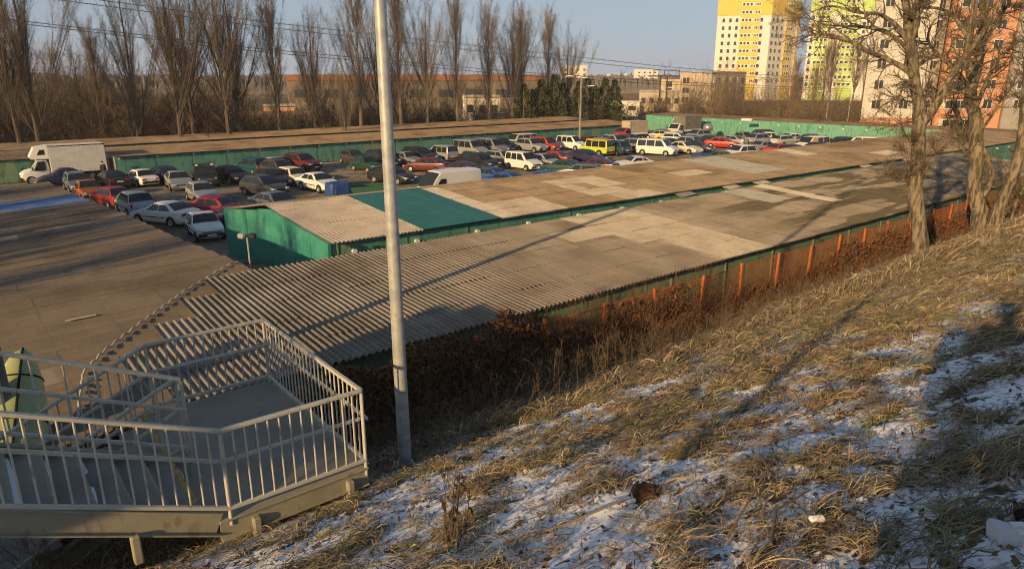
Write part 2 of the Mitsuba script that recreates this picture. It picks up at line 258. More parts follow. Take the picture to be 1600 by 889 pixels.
def green_fn(c0, c1, seed, w):
    def fn(p, n, uv):
        u, v = uvc(p)
        r = cell_rand(dr.floor(u / w), dr.floor(v / w), seed)
        a = fbm(p.x * .8, p.y * .8, p.z * 1.2, octaves=4); b = fbm(u * 6, v * 6, p.z * 1.1, octaves=3)
        c = mix(c0, c1, dr.clip(r * 1.0 + (a - .5) * 1.6, 0, 1))
        c = mix(c, (.20, .26, .15), smoothstep(.84, .88, r) * .6)
        c = mix(c, (.045, .06, .035), smoothstep(.55, .72, b) * .45)
        return mix(c, (.12, .075, .035), smoothstep(.62, .75, b) * smoothstep(1.2, .1, p.z) * .7)
    return fn
mat('m_green', proc(green_fn((.065, .215, .175), (.115, .285, .235), 1, 1.65)), .55, .35)
mat('m_green_light', proc(green_fn((.13, .36, .265), (.17, .40, .30), 6, 3.3)), .6, .3)
mat('m_green_end', proc(wear((.035, .225, .185), (.07, .30, .25), .62, (.03, .14, .11), .6, .8)), .5, .4)
mat('m_green_old', proc(wear((.12, .19, .135), (.17, .24, .16), .52, (.06, .07, .04), .8)), .7, .3)
def f_conc(p, n, uv):
    a = fbm(p.x * 1.5, p.y * 1.5, p.z * 1.5, octaves=4); b = fbm(p.x * 22, p.y * 22, p.z * 22, octaves=2)
    return mix((.21, .19, .16), (.34, .31, .265), dr.clip(a * 1.5 - .3 + (b - .5) * .4, 0, 1))
mat('m_concrete', proc(f_conc), .9, .2)
mat('m_rail', proc(wear((.44, .425, .37), (.54, .52, .455), .58, (.20, .13, .07), .7, 2.0)), .5, .4)
mat('m_beam', proc(wear((.25, .235, .175), (.33, .31, .235), .56, (.18, .12, .06), .55, 1.5)), .6, .3)
mat('m_galv', proc(wear((.36, .37, .37), (.50, .50, .48), .6, (.28, .28, .27), .5, 4.0)), .45, .5, metallic=.25)
mat('m_pole_dark', proc(wear((.16, .15, .14), (.22, .21, .2), .6, (.1, .09, .08), .5)), .7)
mat('m_rust', proc(wear((.40, .105, .035), (.50, .15, .05), .56, (.16, .06, .03), .8, 2.0)), .75, .2)
def f_bark(p, n, uv):
    a = fbm(p.x * 14, p.y * 14, p.z * 2.2, octaves=4); b = fbm(p.x * 1.2, p.y * 1.2, p.z * 1.2, octaves=3)
    c = mix((.08, .066, .05), (.28, .23, .17), smoothstep(.33, .66, a))
    return mix(c, (.13, .12, .06), smoothstep(.5, .7, b) * .35)
mat('m_bark', proc(f_bark), .9, .1)
mat('m_twig', (.13, .102, .07), .9, .1)
mat('m_poplar', (.185, .145, .115), .9, .1)
mat('m_poplar_dark', (.115, .09, .072), .9, .1)
mat('m_brush', (.15, .112, .08), .9, .1)
mat('m_brush_dark', (.088, .066, .05), .9, .1)
mat('m_brush_pale', (.23, .16, .095), .9, .1)
scene['m_grass'] = {'type': 'twosided', 'bsdf': {'type': 'principled', 'base_color': {'type': 'mesh_attribute', 'name': 'vertex_color'}, 'roughness': .75, 'specular': .2}}
def f_leaf(p, n, uv):
    return mix((.09, .045, .022), (.24, .125, .065), fbm(p.x * 7, p.y * 7, p.z * 7, octaves=3) * 1.3 - .15)
mat('m_vine', proc(f_leaf), .85, .15)
mat('m_conifer', proc(lambda p, n, uv: mix((.03, .045, .018), (.10, .115, .04), noise(p.x * 1.3, p.y * 1.3, p.z * 1.3))), .85, .15)
mat('m_woods', proc(lambda p, n, uv: mix((.14, .12, .10), (.22, .19, .17), fbm(p.x * .06, p.y * .06, p.z * .3, octaves=4))), .95, .1)
PAINT = dict(white=(.74, .73, .70), offwhite=(.62, .64, .66), cream=(.66, .60, .47), silver=(.40, .41, .42), silverblue=(.34, .39, .46), greyblue=(.16, .20, .25), grey=(.20, .20, .21),
    charcoal=(.055, .055, .062), black=(.018, .018, .021), navy=(.016, .022, .075), blue=(.03, .075, .22), brightblue=(.02, .09, .42), teal=(.015, .095, .13), red=(.36, .035, .035), crimson=(.42, .02, .045),
    scarlet=(.50, .03, .02), maroon=(.13, .018, .02), rust=(.30, .085, .025), purple=(.085, .03, .10), plum=(.07, .02, .05), darkgreen=(.015, .065, .045), green=(.05, .15, .10), olive=(.16, .15, .08), lime=(.52, .60, .05), yellow=(.70, .52, .03), paleg=(.42, .50, .42), orange=(.75, .36, .03))
def paint(c):
    k = 'm_paint_' + c
    if k not in scene: mat(k, PAINT[c], .32, .5, clearcoat=.8, clearcoat_gloss=.9, metallic=.35 if c in ('silver', 'silverblue', 'greyblue', 'teal') else 0.0)
    return k
mat('m_glass', (.02, .024, .028), .06, .6)
mat('m_tyre', (.02, .02, .02), .85, .2)
mat('m_rim', (.42, .42, .43), .35, .5, metallic=.6)
mat('m_plastic', (.03, .03, .032), .6, .3)
mat('m_lamp', (.72, .73, .74), .12, .6)
mat('m_tail', (.45, .015, .012), .2, .6)
mat('m_plate', (.75, .75, .72), .4, .4)
mat('m_chrome', (.62, .62, .62), .2, .5, metallic=.9)
mat('m_white', (.72, .71, .67), .6, .3)
mat('m_dark', (.02, .02, .02), .8, .2)
mat('m_tilt_grey', proc(wear((.16, .145, .125), (.21, .19, .165), .6, (.12, .11, .09), .6)), .8, .2)
mat('m_tilt_beige', proc(wear((.40, .345, .265), (.48, .42, .33), .6, (.3, .26, .2), .6)), .8, .2)
mat('m_box_white', proc(wear((.52, .51, .49), (.62, .61, .58), .6, (.4, .38, .34), .5)), .6, .3)

# ---------------------------------------------------------------- ground
def tz(u, v):
    """height of the embankment: road level, even slope, foot behind the fence"""
    u, v = np.asarray(u, float), np.asarray(v, float)
    z = np.interp(v, [-30, -1.0, 0.3, 8.2, 9.8, 11.6, 13.2, 14.6, 16], [7.62, 7.62, 7.42, 3.48, 2.42, 1.48, 1.12, .45, -.02])
    return z
def snow_at(u, v):
    """how much snow lies at a place: streaks along the slope broken up by tufts; below .5 grass shows"""
    u, v = np.asarray(u, float), np.asarray(v, float)
    p = np.stack([u * 1.9 - v * .5, v * 3.6, u * 0], -1)
    s = meshkit.fbm(p, 4, 3); f = meshkit.fbm(p * 3.1, 2, 23); big = meshkit.fbm(np.stack([u * .42, v * .75, u * 0], -1), 2, 9)
    lvl = np.interp(u, [0, 3, 5.5, 9, 14, 22, 30], [.33, .31, .23, .18, .12, .02, -.25]) + np.interp(v, [.5, 2.0, 5, 8], [-.04, .0, .02, .06]) + (big - .5) * .55
    out = .5 + (s - .5) * 2.0 + (f - .5) * 1.5 + lvl
    return out * np.clip((8.9 - v + .08 * np.clip(u - 8, -3, 20)) / .9, 0, 1)
def bumps(u, v):
    p = np.stack([u, v, u * 0], -1)
    sn = snow_at(u, v)
    tuft = np.clip(.60 - sn, 0, .45)
    return .16 * (meshkit.fbm(p * .5, 3, 5) - .5) + tuft * .20 * meshkit.fbm(p * 2.2, 2, 8) + .07 * (meshkit.fbm(p * 5, 3, 2) - .5)
def gz(u, v):
    fade = np.clip((15.5 - np.asarray(v, float)) / 3, 0, 1)
    return tz(u, v) + bumps(np.asarray(u, float), np.asarray(v, float)) * fade
def grade(stops):
    out = []
    for a, b, d in stops: out.append(np.arange(a, b, d))
    return np.concatenate(out + [[stops[-1][1]]])
gu = grade([(-90, -8, 3), (-8, -.6, .25), (-.6, 12, .05), (12, 20, .12), (20, 45, .3), (45, 160, 5)])
gv = grade([(-30, -2, 2), (-2, .2, .15), (.2, 6.5, .05), (6.5, 10, .08), (10, 16, .25)])
GU, GV = np.meshgrid(gu, gv, indexing='ij')
P2 = xy(GU, GV); Z = gz(GU, GV)
i, j = np.meshgrid(np.arange(len(gu) - 1), np.arange(len(gv) - 1), indexing='ij'); nv = len(gv)
q = np.stack([i * nv + j, (i + 1) * nv + j, (i + 1) * nv + j + 1, i * nv + j + 1], -1)
sl_uv = np.stack([snow_at(GU, GV), np.clip((GV - 8.3) / 2, 0, 1) * .6 + np.clip((GU - 14) / 10, 0, 1) * .5], -1).reshape(-1, 2)
struct('embankment', trimesh.Trimesh(np.concatenate([P2, Z[..., None]], -1).reshape(-1, 3), quads_to_tris(q), process=False), 'm_slope', smooth=True, uv=sl_uv)
g = 1200.0
def sheet(pts, z): return trimesh.Trimesh(np.array([(*xy(a, b), z) for a, b in pts]), [[0, 1, 2], [0, 2, 3]], process=False)
struct('ground', sheet([(-900, 15.5), (900, 15.5), (900, g), (-900, g)], -.03), 'm_ground')
struct('parking_lot', sheet([(-12, 33), (99, 33), (99, 76), (-12, 76)], .0), 'm_asphalt')

# ---------------------------------------------------------------- corrugated sheets and garage rows
def corrugated(w, l, waves, amp, seg=6, th=.008, ragged=0.0, seed=0):
    """one corrugated sheet: x across the waves 0..w, y up the slope 0..l, with thickness shown at its edges"""
    n = waves * seg + 1; x = np.linspace(0, w, n); z = amp * np.cos(2 * np.pi * waves * x / w)
    top = [np.stack([x, np.full(n, a), z], 1) for a in (0, l)]
    bot = [t - [0, 0, th] for t in top]
    vv = np.vstack(top + bot); a = np.arange(n - 1); f = []
    f.append(np.stack([a, a + 1, n + a + 1, n + a], 1)); f.append(np.stack([2 * n + a, a * 1 + 0, a + 1, 2 * n + a + 1], 1)[:, [0, 3, 2, 1]])
    f.append(np.stack([n + a, n + a + 1, 3 * n + a + 1, 3 * n + a], 1))
    f.append(np.array([[0, n, 3 * n, 2 * n], [n - 1, 3 * n - 1, 4 * n - 1, 2 * n - 1]]))
    return trimesh.Trimesh(vv, quads_to_tris(np.vstack(f)), process=False)
SHEET = [mikit.ply(corrugated(1.13, 1.75, 6, .037, seg=8)), mikit.ply(corrugated(1.13, 1.73, 6, .039, seg=8))]
FLAT = [mikit.ply(corrugated(1.13, 1.75, 6, .02)), mikit.ply(corrugated(1.13, 1.76, 6, .02))]
SHEET_LONG = mikit.ply(corrugated(1.13, 1.75, 6, .022, seg=4))
PLAIN = mikit.ply(trimesh.creation.box([1, 1, 1]))
def sheet_tm(frame, u, v, z, tilt, rot=0, jz=.0):
    return frame @ T().translate([u, v, z + jz]).rotate([0, 0, 1], rot).rotate([1, 0, 0], math.degrees(tilt))
def lay_roof(key, frame, cols, rows, u0, v0, z0, rise, bsdf, special=None, skip=None, limit=300, shape=SHEET, order=None, shift=None, jit=1.0):
    """rows of overlapping sheets as parts of the roof; those past the limit become one joined part"""
    cells = [(i, j) for i in range(cols) for j in range(rows) if not (skip and skip(u0 + i * 1.1 + .55, v0 + j * 1.57 + .8 + (shift(i) if shift else 0)))]
    if order: cells.sort(key=order)
    rest = []
    for n, (i, j) in enumerate(cells):
        b = (special and special(i, j)) or bsdf
        jz = rng.uniform(-.006, .012) * jit
        M = sheet_tm(frame, u0 + i * 1.1, v0 + j * 1.57 + (shift(i) if shift else 0), z0 + j * 1.57 * rise + .03 * 0 + i % 2 * .006 * jit, math.atan(rise) - .012 * jit + rng.uniform(-.004, .004) * jit, rng.uniform(-.5, .5) * jit, jz)
        s = shape[(i + j) % len(shape)] if isinstance(shape, list) else shape
        if n < limit: part(key, 'sheet', s, M, b)
        else: rest.append((b, M))
    for b in sorted({b for b, _ in rest}):
        vv, ff, *_ = meshkit.WRITTEN[SHEET_LONG['filename']]
        ms = [np.array(M.matrix, float) for bb, M in rest if bb == b]
        mm = merge([(vv @ m[:3, :3].T + m[:3, 3], ff) for m in ms])
        k = part(key, 'far_sheets', mikit.ply(mm, b)); labels[k] = dict(kind='stuff')

# near row: back wall to the fence, corrugated roof sloping towards the camera
row = thing('garage_row', 'long low garage row nearest the camera, its corrugated roof above the red post fence', 'garage')
def hip_line(v): return np.interp(v, [14, 15.5, 17.6, 18.7, 20.2, 22.5, 25], [1.0, 1.2, 1.6, 2.2, 3.3, 5.1, 7.5])
def hip_u(v): return hip_line(v) + .85 * np.clip((25.5 - v) / 3.5, 0, 1)
def special3(i, j):
    u = 0.2 + i * 1.1
    if 20.2 < u < 24.6 and j >= 0: return 'm_sheet_pale' if not (u < 21.4 and j < 2) else None
    if 17.9 < u < 20.4 and j == 3: return 'm_sheet_pale'
    if 36.3 < u < 37.6 and j > 1: return 'm_sheet_new'
    if 33.0 < u < 35.2 and j >= 3: return 'm_sheet_blue'
lay_roof(row, UV, 60, 5, .2, 14.72, 2.50, .058, 'm_roof_near', special3, skip=lambda u, v: u - .45 < hip_u(v))
put(row + '__back_wall', mikit.ply(box(2, 67, 15.05, 15.2, -.1, 2.44)), UV, 'm_green_old')
put(row + '__front_wall', mikit.ply(box(8, 67, 22.3, 22.45, -.1, 2.88)), UV, 'm_green')
for k in range(20):
    part(row, 'wall_batten', mikit.ply(box(3 + k * 3.3, 3.06 + k * 3.3, 14.99, 15.045, -.1, 2.40)), UV, 'm_green_old')

# middle row
F2 = UV @ T().translate([11.8, 26.7, 0]).rotate([0, 0, 1], -1.2)
row = thing('garage_row', 'middle garage row with green gable end and a dark green patch on its corrugated roof', 'garage')
def special2(i, j):
    if 4 <= i <= 7: return 'm_sheet_teal_flat'
    if i < 4: return 'm_sheet_light'
    if i == 8: return 'm_sheet_new'
    if 15 <= i <= 18 and j in (0, 1, 2, 3) and not (i == 15 and j == 0): return 'm_sheet_pale' if (i * 3 + j) % 5 else None
    if 9 <= i <= 11 and j <= 1: return 'm_sheet_pale'
    if 29 <= i <= 32 and j >= 1: return 'm_sheet_blue'
    if 24 <= i <= 26 and j == 2: return 'm_sheet_pale'
    if 40 <= i <= 41 and j in (3, 4): return 'm_sheet_new'
    if 47 <= i <= 49 and j == 1: return 'm_sheet_new'
mat('m_sheet_light', proc(wear((.42, .37, .305), (.54, .485, .405), .63, (.2, .15, .1), .5)), .85, .2)
def cells2(c): return c[0]
lay_roof(row, F2, 80, 5, 0.0, -.25, 2.50, .064, 'm_roof_mid', lambda i, j: None if (special2(i, j) == 'm_sheet_teal_flat') else special2(i, j), skip=lambda u, v: 4.4 < u < 8.8, order=cells2)
# the dark green patch: flat metal sheets with standing seams
for k in range(4):
    m = cat([box(0, 1.095, 0, 7.9, 0, .012), box(0, .03, 0, 7.9, .012, .035)])
    part(row, 'metal_sheet', mikit.ply(m), F2 @ T().translate([4.4 + k * 1.1, -.28, 2.535]).rotate([1, 0, 0], math.degrees(math.atan(.064))), 'm_sheet_teal')
m = merge([(lambda c: (c.vertices + [k * 1.1, 0, 0], c.faces))(corrugated(1.13, 3.35, 6, .022, seg=4)) for k in range(81)])
k = part(row, 'back_slope', mikit.ply(m), F2 @ T().translate([-1.2, 7.58, 3.02]).rotate([1, 0, 0], -8.6), 'm_roof_mid'); labels[k] = dict(kind='stuff')
put(row + '__back_wall', mikit.ply(box(.15, 90, .12, .25, -.1, 2.42)), F2, 'm_green')
put(row + '__front_wall', mikit.ply(box(-1.0, 90, 10.6, 10.72, -.1, 2.46)), F2, 'm_green')
GY, GX = [.02, 6.9, 10.72], [0, 0, -1.1]
def gable_piece(y0, y1, out, th):
    zt = lambda y: float(np.interp(y, [0, 7.6, 10.8], [2.47, 2.97, 2.50])) - .02
    x0, x1 = np.interp([y0, y1], GY, GX) - out
    p = [(x0, y0, -.08), (x1, y1, -.08), (x1, y1, zt(y1)), (x0, y0, zt(y0))]
    return trimesh.convex.convex_hull(np.array(p + [(x + th, y, z) for x, y, z in p]))
put(row + '__gable_wall', mikit.ply(cat([gable_piece(.02, 6.9, 0, .1), gable_piece(6.9, 10.7, 0, .1)])), F2, 'm_green_end')
for k, (y0, y1) in enumerate([(.02, 1.9), (1.92, 3.6), (3.62, 5.3), (5.32, 6.88), (6.92, 8.8), (8.82, 10.7)]):
    part(row, 'gable_panel', mikit.ply(gable_piece(y0, y1, .03 + .012 * (k % 2), .025)), F2, 'm_green_end')
vent = cat([trimesh.creation.cylinder(.09, .12, sections=14), trimesh.creation.cylinder(.12, .02, sections=14, transform=trimesh.transformations.translation_matrix([0, 0, .1]))])
VENT = mikit.ply(vent, 'm_white')
for k in range(26):
    u = .4 + k * 3.3
    part(row, 'wall_panel', mikit.ply(cbox(3.24, .05, 2.38, .012)), F2 @ T().translate([u + 1.65, .09 - .01 * (k % 2), 1.22]), 'm_green')
    part(row, 'wall_batten', mikit.ply(box(u - .03, u + .03, .02, .055, 0, 2.4)), F2, 'm_green')
    part(row, 'vent', VENT, F2 @ T().translate([u + .55 + rng.uniform(-.2, .2), 0.0, 1.98]).rotate([1, 0, 0], 90))
for u in (22.6, 27.2, 30.5, 44.8, 52.2):   # loose sheets drooping from the eave
    part(row, 'loose_sheet', PLAIN, F2 @ T().translate([u, -.42, 2.36]).rotate([1, 0, 0], 12).rotate([0, 0, 1], 6).scale([1.5, .6, .012]), 'm_sheet_light' if u != 22.6 else 'm_sheet_blue')

# left row, roof sloping gently, sheets running across
row = thing('garage_row', 'left garage row, wide brown roof with a blue patch, cars along its far edge', 'garage')
F1 = UV @ T().translate([7.5, 0, 0]).rotate([0, 0, 1], 90)      # local x runs along v, local y runs towards -u
def u1edge(v): return np.interp(v, [15, 25, 31, 38, 46, 56], [7.6, 7.6, 6.9, 6.4, 5.4, 4.6])
def skip1(x, y):
    v, u = x, 7.5 - y
    if u > hip_u(v) + 1.7 and v < 24.0: return True
    if v < 14.7 and u > -.6: return True
    if v < 18.6 and u > hip_u(v) + .4: return True
    a = math.atan2(*(xy(u, v))); return a < math.radians(-41) or v > 52.8
def special1(i, j):
    v = 12 + i * 1.1; u = 7.5 - j * 1.57
    if 42.7 < v < 45.2: return 'm_tarp_blue'
    if (i * 5 + j * 11) % 23 == 0: return 'm_roof_near'
lay_roof(row, F1, 44, 11, 12, .0, 2.72, -.03, 'm_roof_left', special1, skip=skip1, order=lambda c: (c[0], c[1]), jit=.3, shape=FLAT, shift=lambda i: 7.5 - float(u1edge(12.55 + i * 1.1)))
put(row + '__front_wall', mikit.ply(trimesh.Trimesh(*[a for a in (np.array([(u1edge(v) - .35 + d, v, z) for v in (24.5, 31, 38, 46, 52.5) for d in (0, .1) for z in (-.1, 2.6)]),
    quads_to_tris([[4 * k + a, 4 * k + 4 + a, 4 * k + 5 + a, 4 * k + 1 + a] for k in range(4) for a in (0, 2)]))], process=False)), UV, 'm_green')
for (v, u, l, s, m) in [(22.0, 2.2, .75, .10, 'm_sheet_light'), (36.5, 3.6, 2.2, .5, 'm_roof_near')]:
    part(row, 'roof_scrap', PLAIN, UV @ T().translate([u, v, 2.775 + .03 * (u - 7.5)]).rotate([0, 0, 1], rng.uniform(-5, 5)).rotate([0, 1, 0], -1.7).scale([l, s, .012]), m)

vv_ = np.linspace(15.2, 24.9, 160); t_ = np.arange(160)
m = pipe([(*(hip_line(v) + .0,), v, 2.79 - .03 * (7.5 - hip_line(v)) + .028 * math.cos(k * 1.05) + .0) for k, v in zip(t_, vv_)], .028, 5)
part(row, 'edge_flashing', mikit.ply(m), UV, 'm_sheet_new')

# far row with green doors
row = thing('garage_row', 'far garage row of green double doors running along the back of the car yard', 'garage')
def lift(m, rise): m.vertices[:, 2] += m.vertices[:, 1] * rise; return m
def far_roof(key, frame, L, D, z0, rise, bsdf, name='roof'):
    n = int(L / 1.1); mm = merge([(lambda c: (c.vertices + [k * 1.1, 0, .012 * (k % 2) + rng.uniform(-.004, .008)], c.faces))(lift(corrugated(1.13, D, 5, .02, seg=4), rise)) for k in range(n)])
    k = part(key, name, mikit.ply(mm), frame @ T().translate([0, 0, z0]), bsdf); labels[k] = dict(kind='stuff')
F4 = UV @ T().translate([12.3, 73.6, 0]).rotate([0, 0, 1], 1.0)
far_roof(row, F4 @ T().translate([-.3, -.35, 0]), 74, 6.6, 2.06, .055, 'm_roof_far')
put(row + '__wall', mikit.ply(box(0, 73.5, .1, .25, -.1, 2.06)), F4, 'm_green')
put(row + '__end_wall', mikit.ply(box(-.1, .0, .1, 6.2, -.1, 2.1)), F4, 'm_white')
leafm = mikit.ply(cat([cbox(1.56, .05, 1.92, .012), box(-.03, .03, -.035, -.024, -.9, .9)]))
for k in range(22):
    for s in (0, 1):
        part(row, 'door_leaf', leafm, F4 @ T().translate([.25 + k * 3.3 + 1.62 * s + .8, .06 + rng.uniform(0, .02), 1.0]), 'm_green')
    part(row, 'vent', VENT, F4 @ T().translate([.35 + k * 3.3, .0, 1.86]).rotate([1, 0, 0], 90).scale(.8))
row = thing('garage_row', 'stub of green garages set back on the far left, behind the white box truck', 'garage')
F4b = UV @ T().translate([-14, 76.5, 0])
far_roof(row, F4b @ T().translate([0, -.3, 0]), 26, 6, 2.1, .05, 'm_roof_far')
put(row + '__wall', mikit.ply(box(0, 25.6, .1, .25, -.1, 2.08)), F4b, 'm_green')
for k in range(8):
    for s in (0, 1): part(row, 'door_leaf', leafm, F4b @ T().translate([.25 + k * 3.2 + 1.6 * s + .8, .06, 1.0]), 'm_green')
row = thing('garage_row', 'brown garage roof furthest back, directly in front of the poplars', 'garage')
F4c = UV @ T().translate([-20, 81.4, 0]).rotate([0, 0, 1], 1.0)
far_roof(row, F4c, 104, 5.5, 2.45, .05, 'm_roof_far')
put(row + '__wall', mikit.ply(box(0, 104, .3, .4, -.1, 2.42)), F4c, 'm_green_old')
# right end row
row = thing('garage_row', 'long pale green garage wall closing the far right end of the car yard', 'garage')
F5 = UV @ T().translate([99.4, 78.5, 0]).rotate([0, 0, 1], -90)   # local x runs towards the embankment
put(row + '__wall', mikit.ply(box(-6, 62, 0, .15, -.1, 2.62)), F5, 'm_green_light')
far_roof(row, F5 @ T().translate([-6, -.2, 0]), 68, 6, 2.68, .02, 'm_roof_far')
for k in range(20):
    part(row, 'vent', VENT, F5 @ T().translate([-3 + k * 3.3, -.02, 2.1]).rotate([1, 0, 0], 90))
    part(row, 'wall_panel', mikit.ply(cbox(3.22, .05, 2.5, .012)), F5 @ T().translate([-4.4 + k * 3.3, -.03, 1.3]), 'm_green_light')
k = part(row, 'door', mikit.ply(cbox(3.0, .06, 2.1, .02)), F5 @ T().translate([16.2, -.09, 1.05]), 'm_green_light'); labels[k] = dict(label='wide pale double door')
# red printed poster on the end wall of the far row
t = thing('poster', 'red and white poster on the pale end wall of the far green garages', 'poster')
def f_poster(p, n, uv):
    a = fbm(p.x * 3, p.y * 3, p.z * 2.2, octaves=3)
    return mix((.55, .06, .04), (.65, .5, .42), smoothstep(.54, .6, a))
mat('m_poster', proc(f_poster), .6)
put(t, PLAIN, F4 @ T().translate([-.14, 1.2, 1.05]).scale([.03, 1.5, 1.6]), 'm_poster')

# ---------------------------------------------------------------- vehicles
# L, W, H, hood front z, cowl x/z, roof front x, roof rear x, rear glass base x/z, tail z, belt z, clearance, axles, wheel radius, roof narrowing, pillar x
SPEC = dict(
    classic=(4.05, 1.60, 1.44, .80, 1.28, .93, 1.80, 2.90, 3.35, .93, .86, .90, .22, .66, 3.08, .29, .80, 2.30),
    sedan=(4.55, 1.78, 1.46, .72, 1.25, .96, 2.05, 3.20, 3.95, 1.03, .98, .95, .20, .85, 3.60, .32, .72, 2.55),
    coupe=(4.20, 1.68, 1.36, .74, 1.35, .92, 2.00, 3.00, 3.80, .95, .88, .90, .20, .75, 3.25, .30, .74, 2.75),
    hatch=(3.95, 1.68, 1.46, .76, 1.05, .97, 1.80, 3.15, 3.78, .98, .92, .93, .20, .75, 3.25, .30, .74, 2.35),
    mpv=(4.20, 1.75, 1.60, .82, .95, 1.03, 1.80, 3.55, 4.02, 1.04, .96, .98, .20, .80, 3.40, .32, .75, 2.55),
    estate=(4.55, 1.74, 1.48, .74, 1.22, .96, 2.00, 4.00, 4.42, .99, .92, .94, .20, .82, 3.50, .31, .75, 2.55),
    estatec=(4.10, 1.60, 1.45, .80, 1.25, .93, 1.80, 3.85, 4.05, .92, .86, .90, .22, .66, 3.08, .29, .80, 2.30),
    beetle=(4.00, 1.60, 1.50, .72, 1.30, .98, 1.85, 2.75, 3.55, .98, .72, .95, .20, .75, 3.15, .33, .70, 2.30),
    suv=(4.50, 1.85, 1.70, .92, 1.20, 1.10, 1.95, 3.80, 4.32, 1.12, 1.02, 1.06, .27, .85, 3.50, .36, .76, 2.60),
    offroad=(4.30, 1.85, 1.82, 1.02, 1.35, 1.14, 1.70, 4.05, 4.25, 1.15, 1.0, 1.10, .33, .80, 3.45, .40, .86, 2.45),
    smallvan=(4.20, 1.72, 1.80, .84, .90, 1.08, 1.62, 4.02, 4.16, 1.08, .9, 1.02, .20, .80, 3.45, .31, .84, 2.25),
    van=(4.90, 1.90, 1.95, .92, .85, 1.18, 1.60, 4.70, 4.86, 1.12, .9, 1.10, .20, .95, 3.95, .33, .84, 2.35),
    bigvan=(5.70, 2.02, 2.45, .95, .90, 1.22, 1.85, 5.50, 5.66, 1.2, 1.0, 1.16, .22, 1.0, 4.6, .35, .88, 2.3),
    uaz=(4.30, 1.85, 1.95, 1.0, .95, 1.12, 1.15, 4.15, 4.27, 1.12, .95, 1.08, .30, .80, 3.2, .37, .88, 2.0))
def loft_car(sp):
    L, W, H, hf, cx, cz, rf, rr, bx, bz, te, belt, gc, xf, xr, R, tum, px = sp
    hw = W / 2
    prof = [(0, hf - .16), (.07, hf - .02), (cx * .45, hf + (cz - hf) * .62), (cx, cz), (cx + (rf - cx) * .5, cz + (H - cz) * .56), (rf, H - .02), ((rf + rr) / 2, H), (rr, H - .03),
            ((rr + bx) / 2, bz + (H - bz) * .55), (bx, bz), ((bx + L) / 2, (bz + te) / 2 + .01), (L - .05, te), (L, te - .14)]
    xs = sorted(set(round(p[0], 3) for p in prof) | {round(xf, 3), round(xr, 3)})
    px_, pz = np.array([p[0] for p in prof]), np.array([p[1] for p in prof])
    rings = []
    for x in xs:
        zt = float(np.interp(x, px_, pz)); w = hw * float(np.interp(x, [0, .08, .4, 1.2, L - 1.0, L - .25, L - .04, L], [.80, .90, .97, 1, 1, .97, .91, .86]))
        b = min(belt, zt - .03); zb = gc + (.06 if x < .2 or x > L - .2 else 0); zr = zt - (.08 if rf - .01 <= x <= rr + .01 else .035)
        zr = max(zr, b + .006); k = np.clip((zr - belt) / (H - .08 - belt), 0, 1); y5 = w * (.985 + (tum - .985) * k)
        rings.append([(x, 0, zb), (x, w * .8, zb), (x, w * .96, zb + .07), (x, w * 1.0, zb + (b - zb) * .45), (x, w * .99, b - .06), (x, w * .965, b), (x, y5 * .97 if k < .02 else y5, zr), (x, y5 * .84, zt - .012), (x, 0, zt + .012)])
    Rr = np.array(rings); mir = Rr[:, 1:-1][:, ::-1] * [1, -1, 1]
    ring = np.concatenate([Rr, mir], 1); n, m, _ = ring.shape
    ring[:, :, 0] = L / 2 - ring[:, :, 0]
    i, j = np.meshgrid(np.arange(n - 1), np.arange(m), indexing='ij'); j2 = (j + 1) % m
    f = quads_to_tris(np.stack([i * m + j, i * m + j2, (i + 1) * m + j2, (i + 1) * m + j], -1))
    caps = [[0, k + 1, k] for k in range(1, m - 1)] + [[(n - 1) * m, (n - 1) * m + k, (n - 1) * m + k + 1] for k in range(1, m - 1)]
    return trimesh.Trimesh(ring.reshape(-1, 3), np.vstack([f, caps]), process=False)
def panel(pts, n_off=None):
    """a flat pane with a little thickness"""
    p = np.array(pts, float); nrm = np.cross(p[1] - p[0], p[2] - p[0]); nrm /= np.linalg.norm(nrm)
    c = p.mean(0)
    if n_off is not None and np.dot(nrm, n_off) < 0: nrm = -nrm
    a = np.vstack([p + nrm * .012, p - nrm * .01]); return trimesh.convex.convex_hull(a)
WHEEL = {}
def wheel_shapes(R):
    if R not in WHEEL:
        t = trimesh.creation.revolve([(R * .62, -.09), (R * .93, -.09), (R, -.06), (R, .06), (R * .93, .09), (R * .62, .09), (R * .62, -.09)], sections=20)
        r = trimesh.creation.revolve([(0, .05), (R * .2, .075), (R * .5, .06), (R * .64, .088), (R * .64, -.02), (0, -.02)], sections=16)
        rot = trimesh.transformations.rotation_matrix(-math.pi / 2, [1, 0, 0])
        t.apply_transform(rot); r.apply_transform(rot); WHEEL[R] = (mikit.ply(t, 'm_tyre', smooth=40), mikit.ply(r, 'm_rim', smooth=40))
    return WHEEL[R]
KINDS = {}
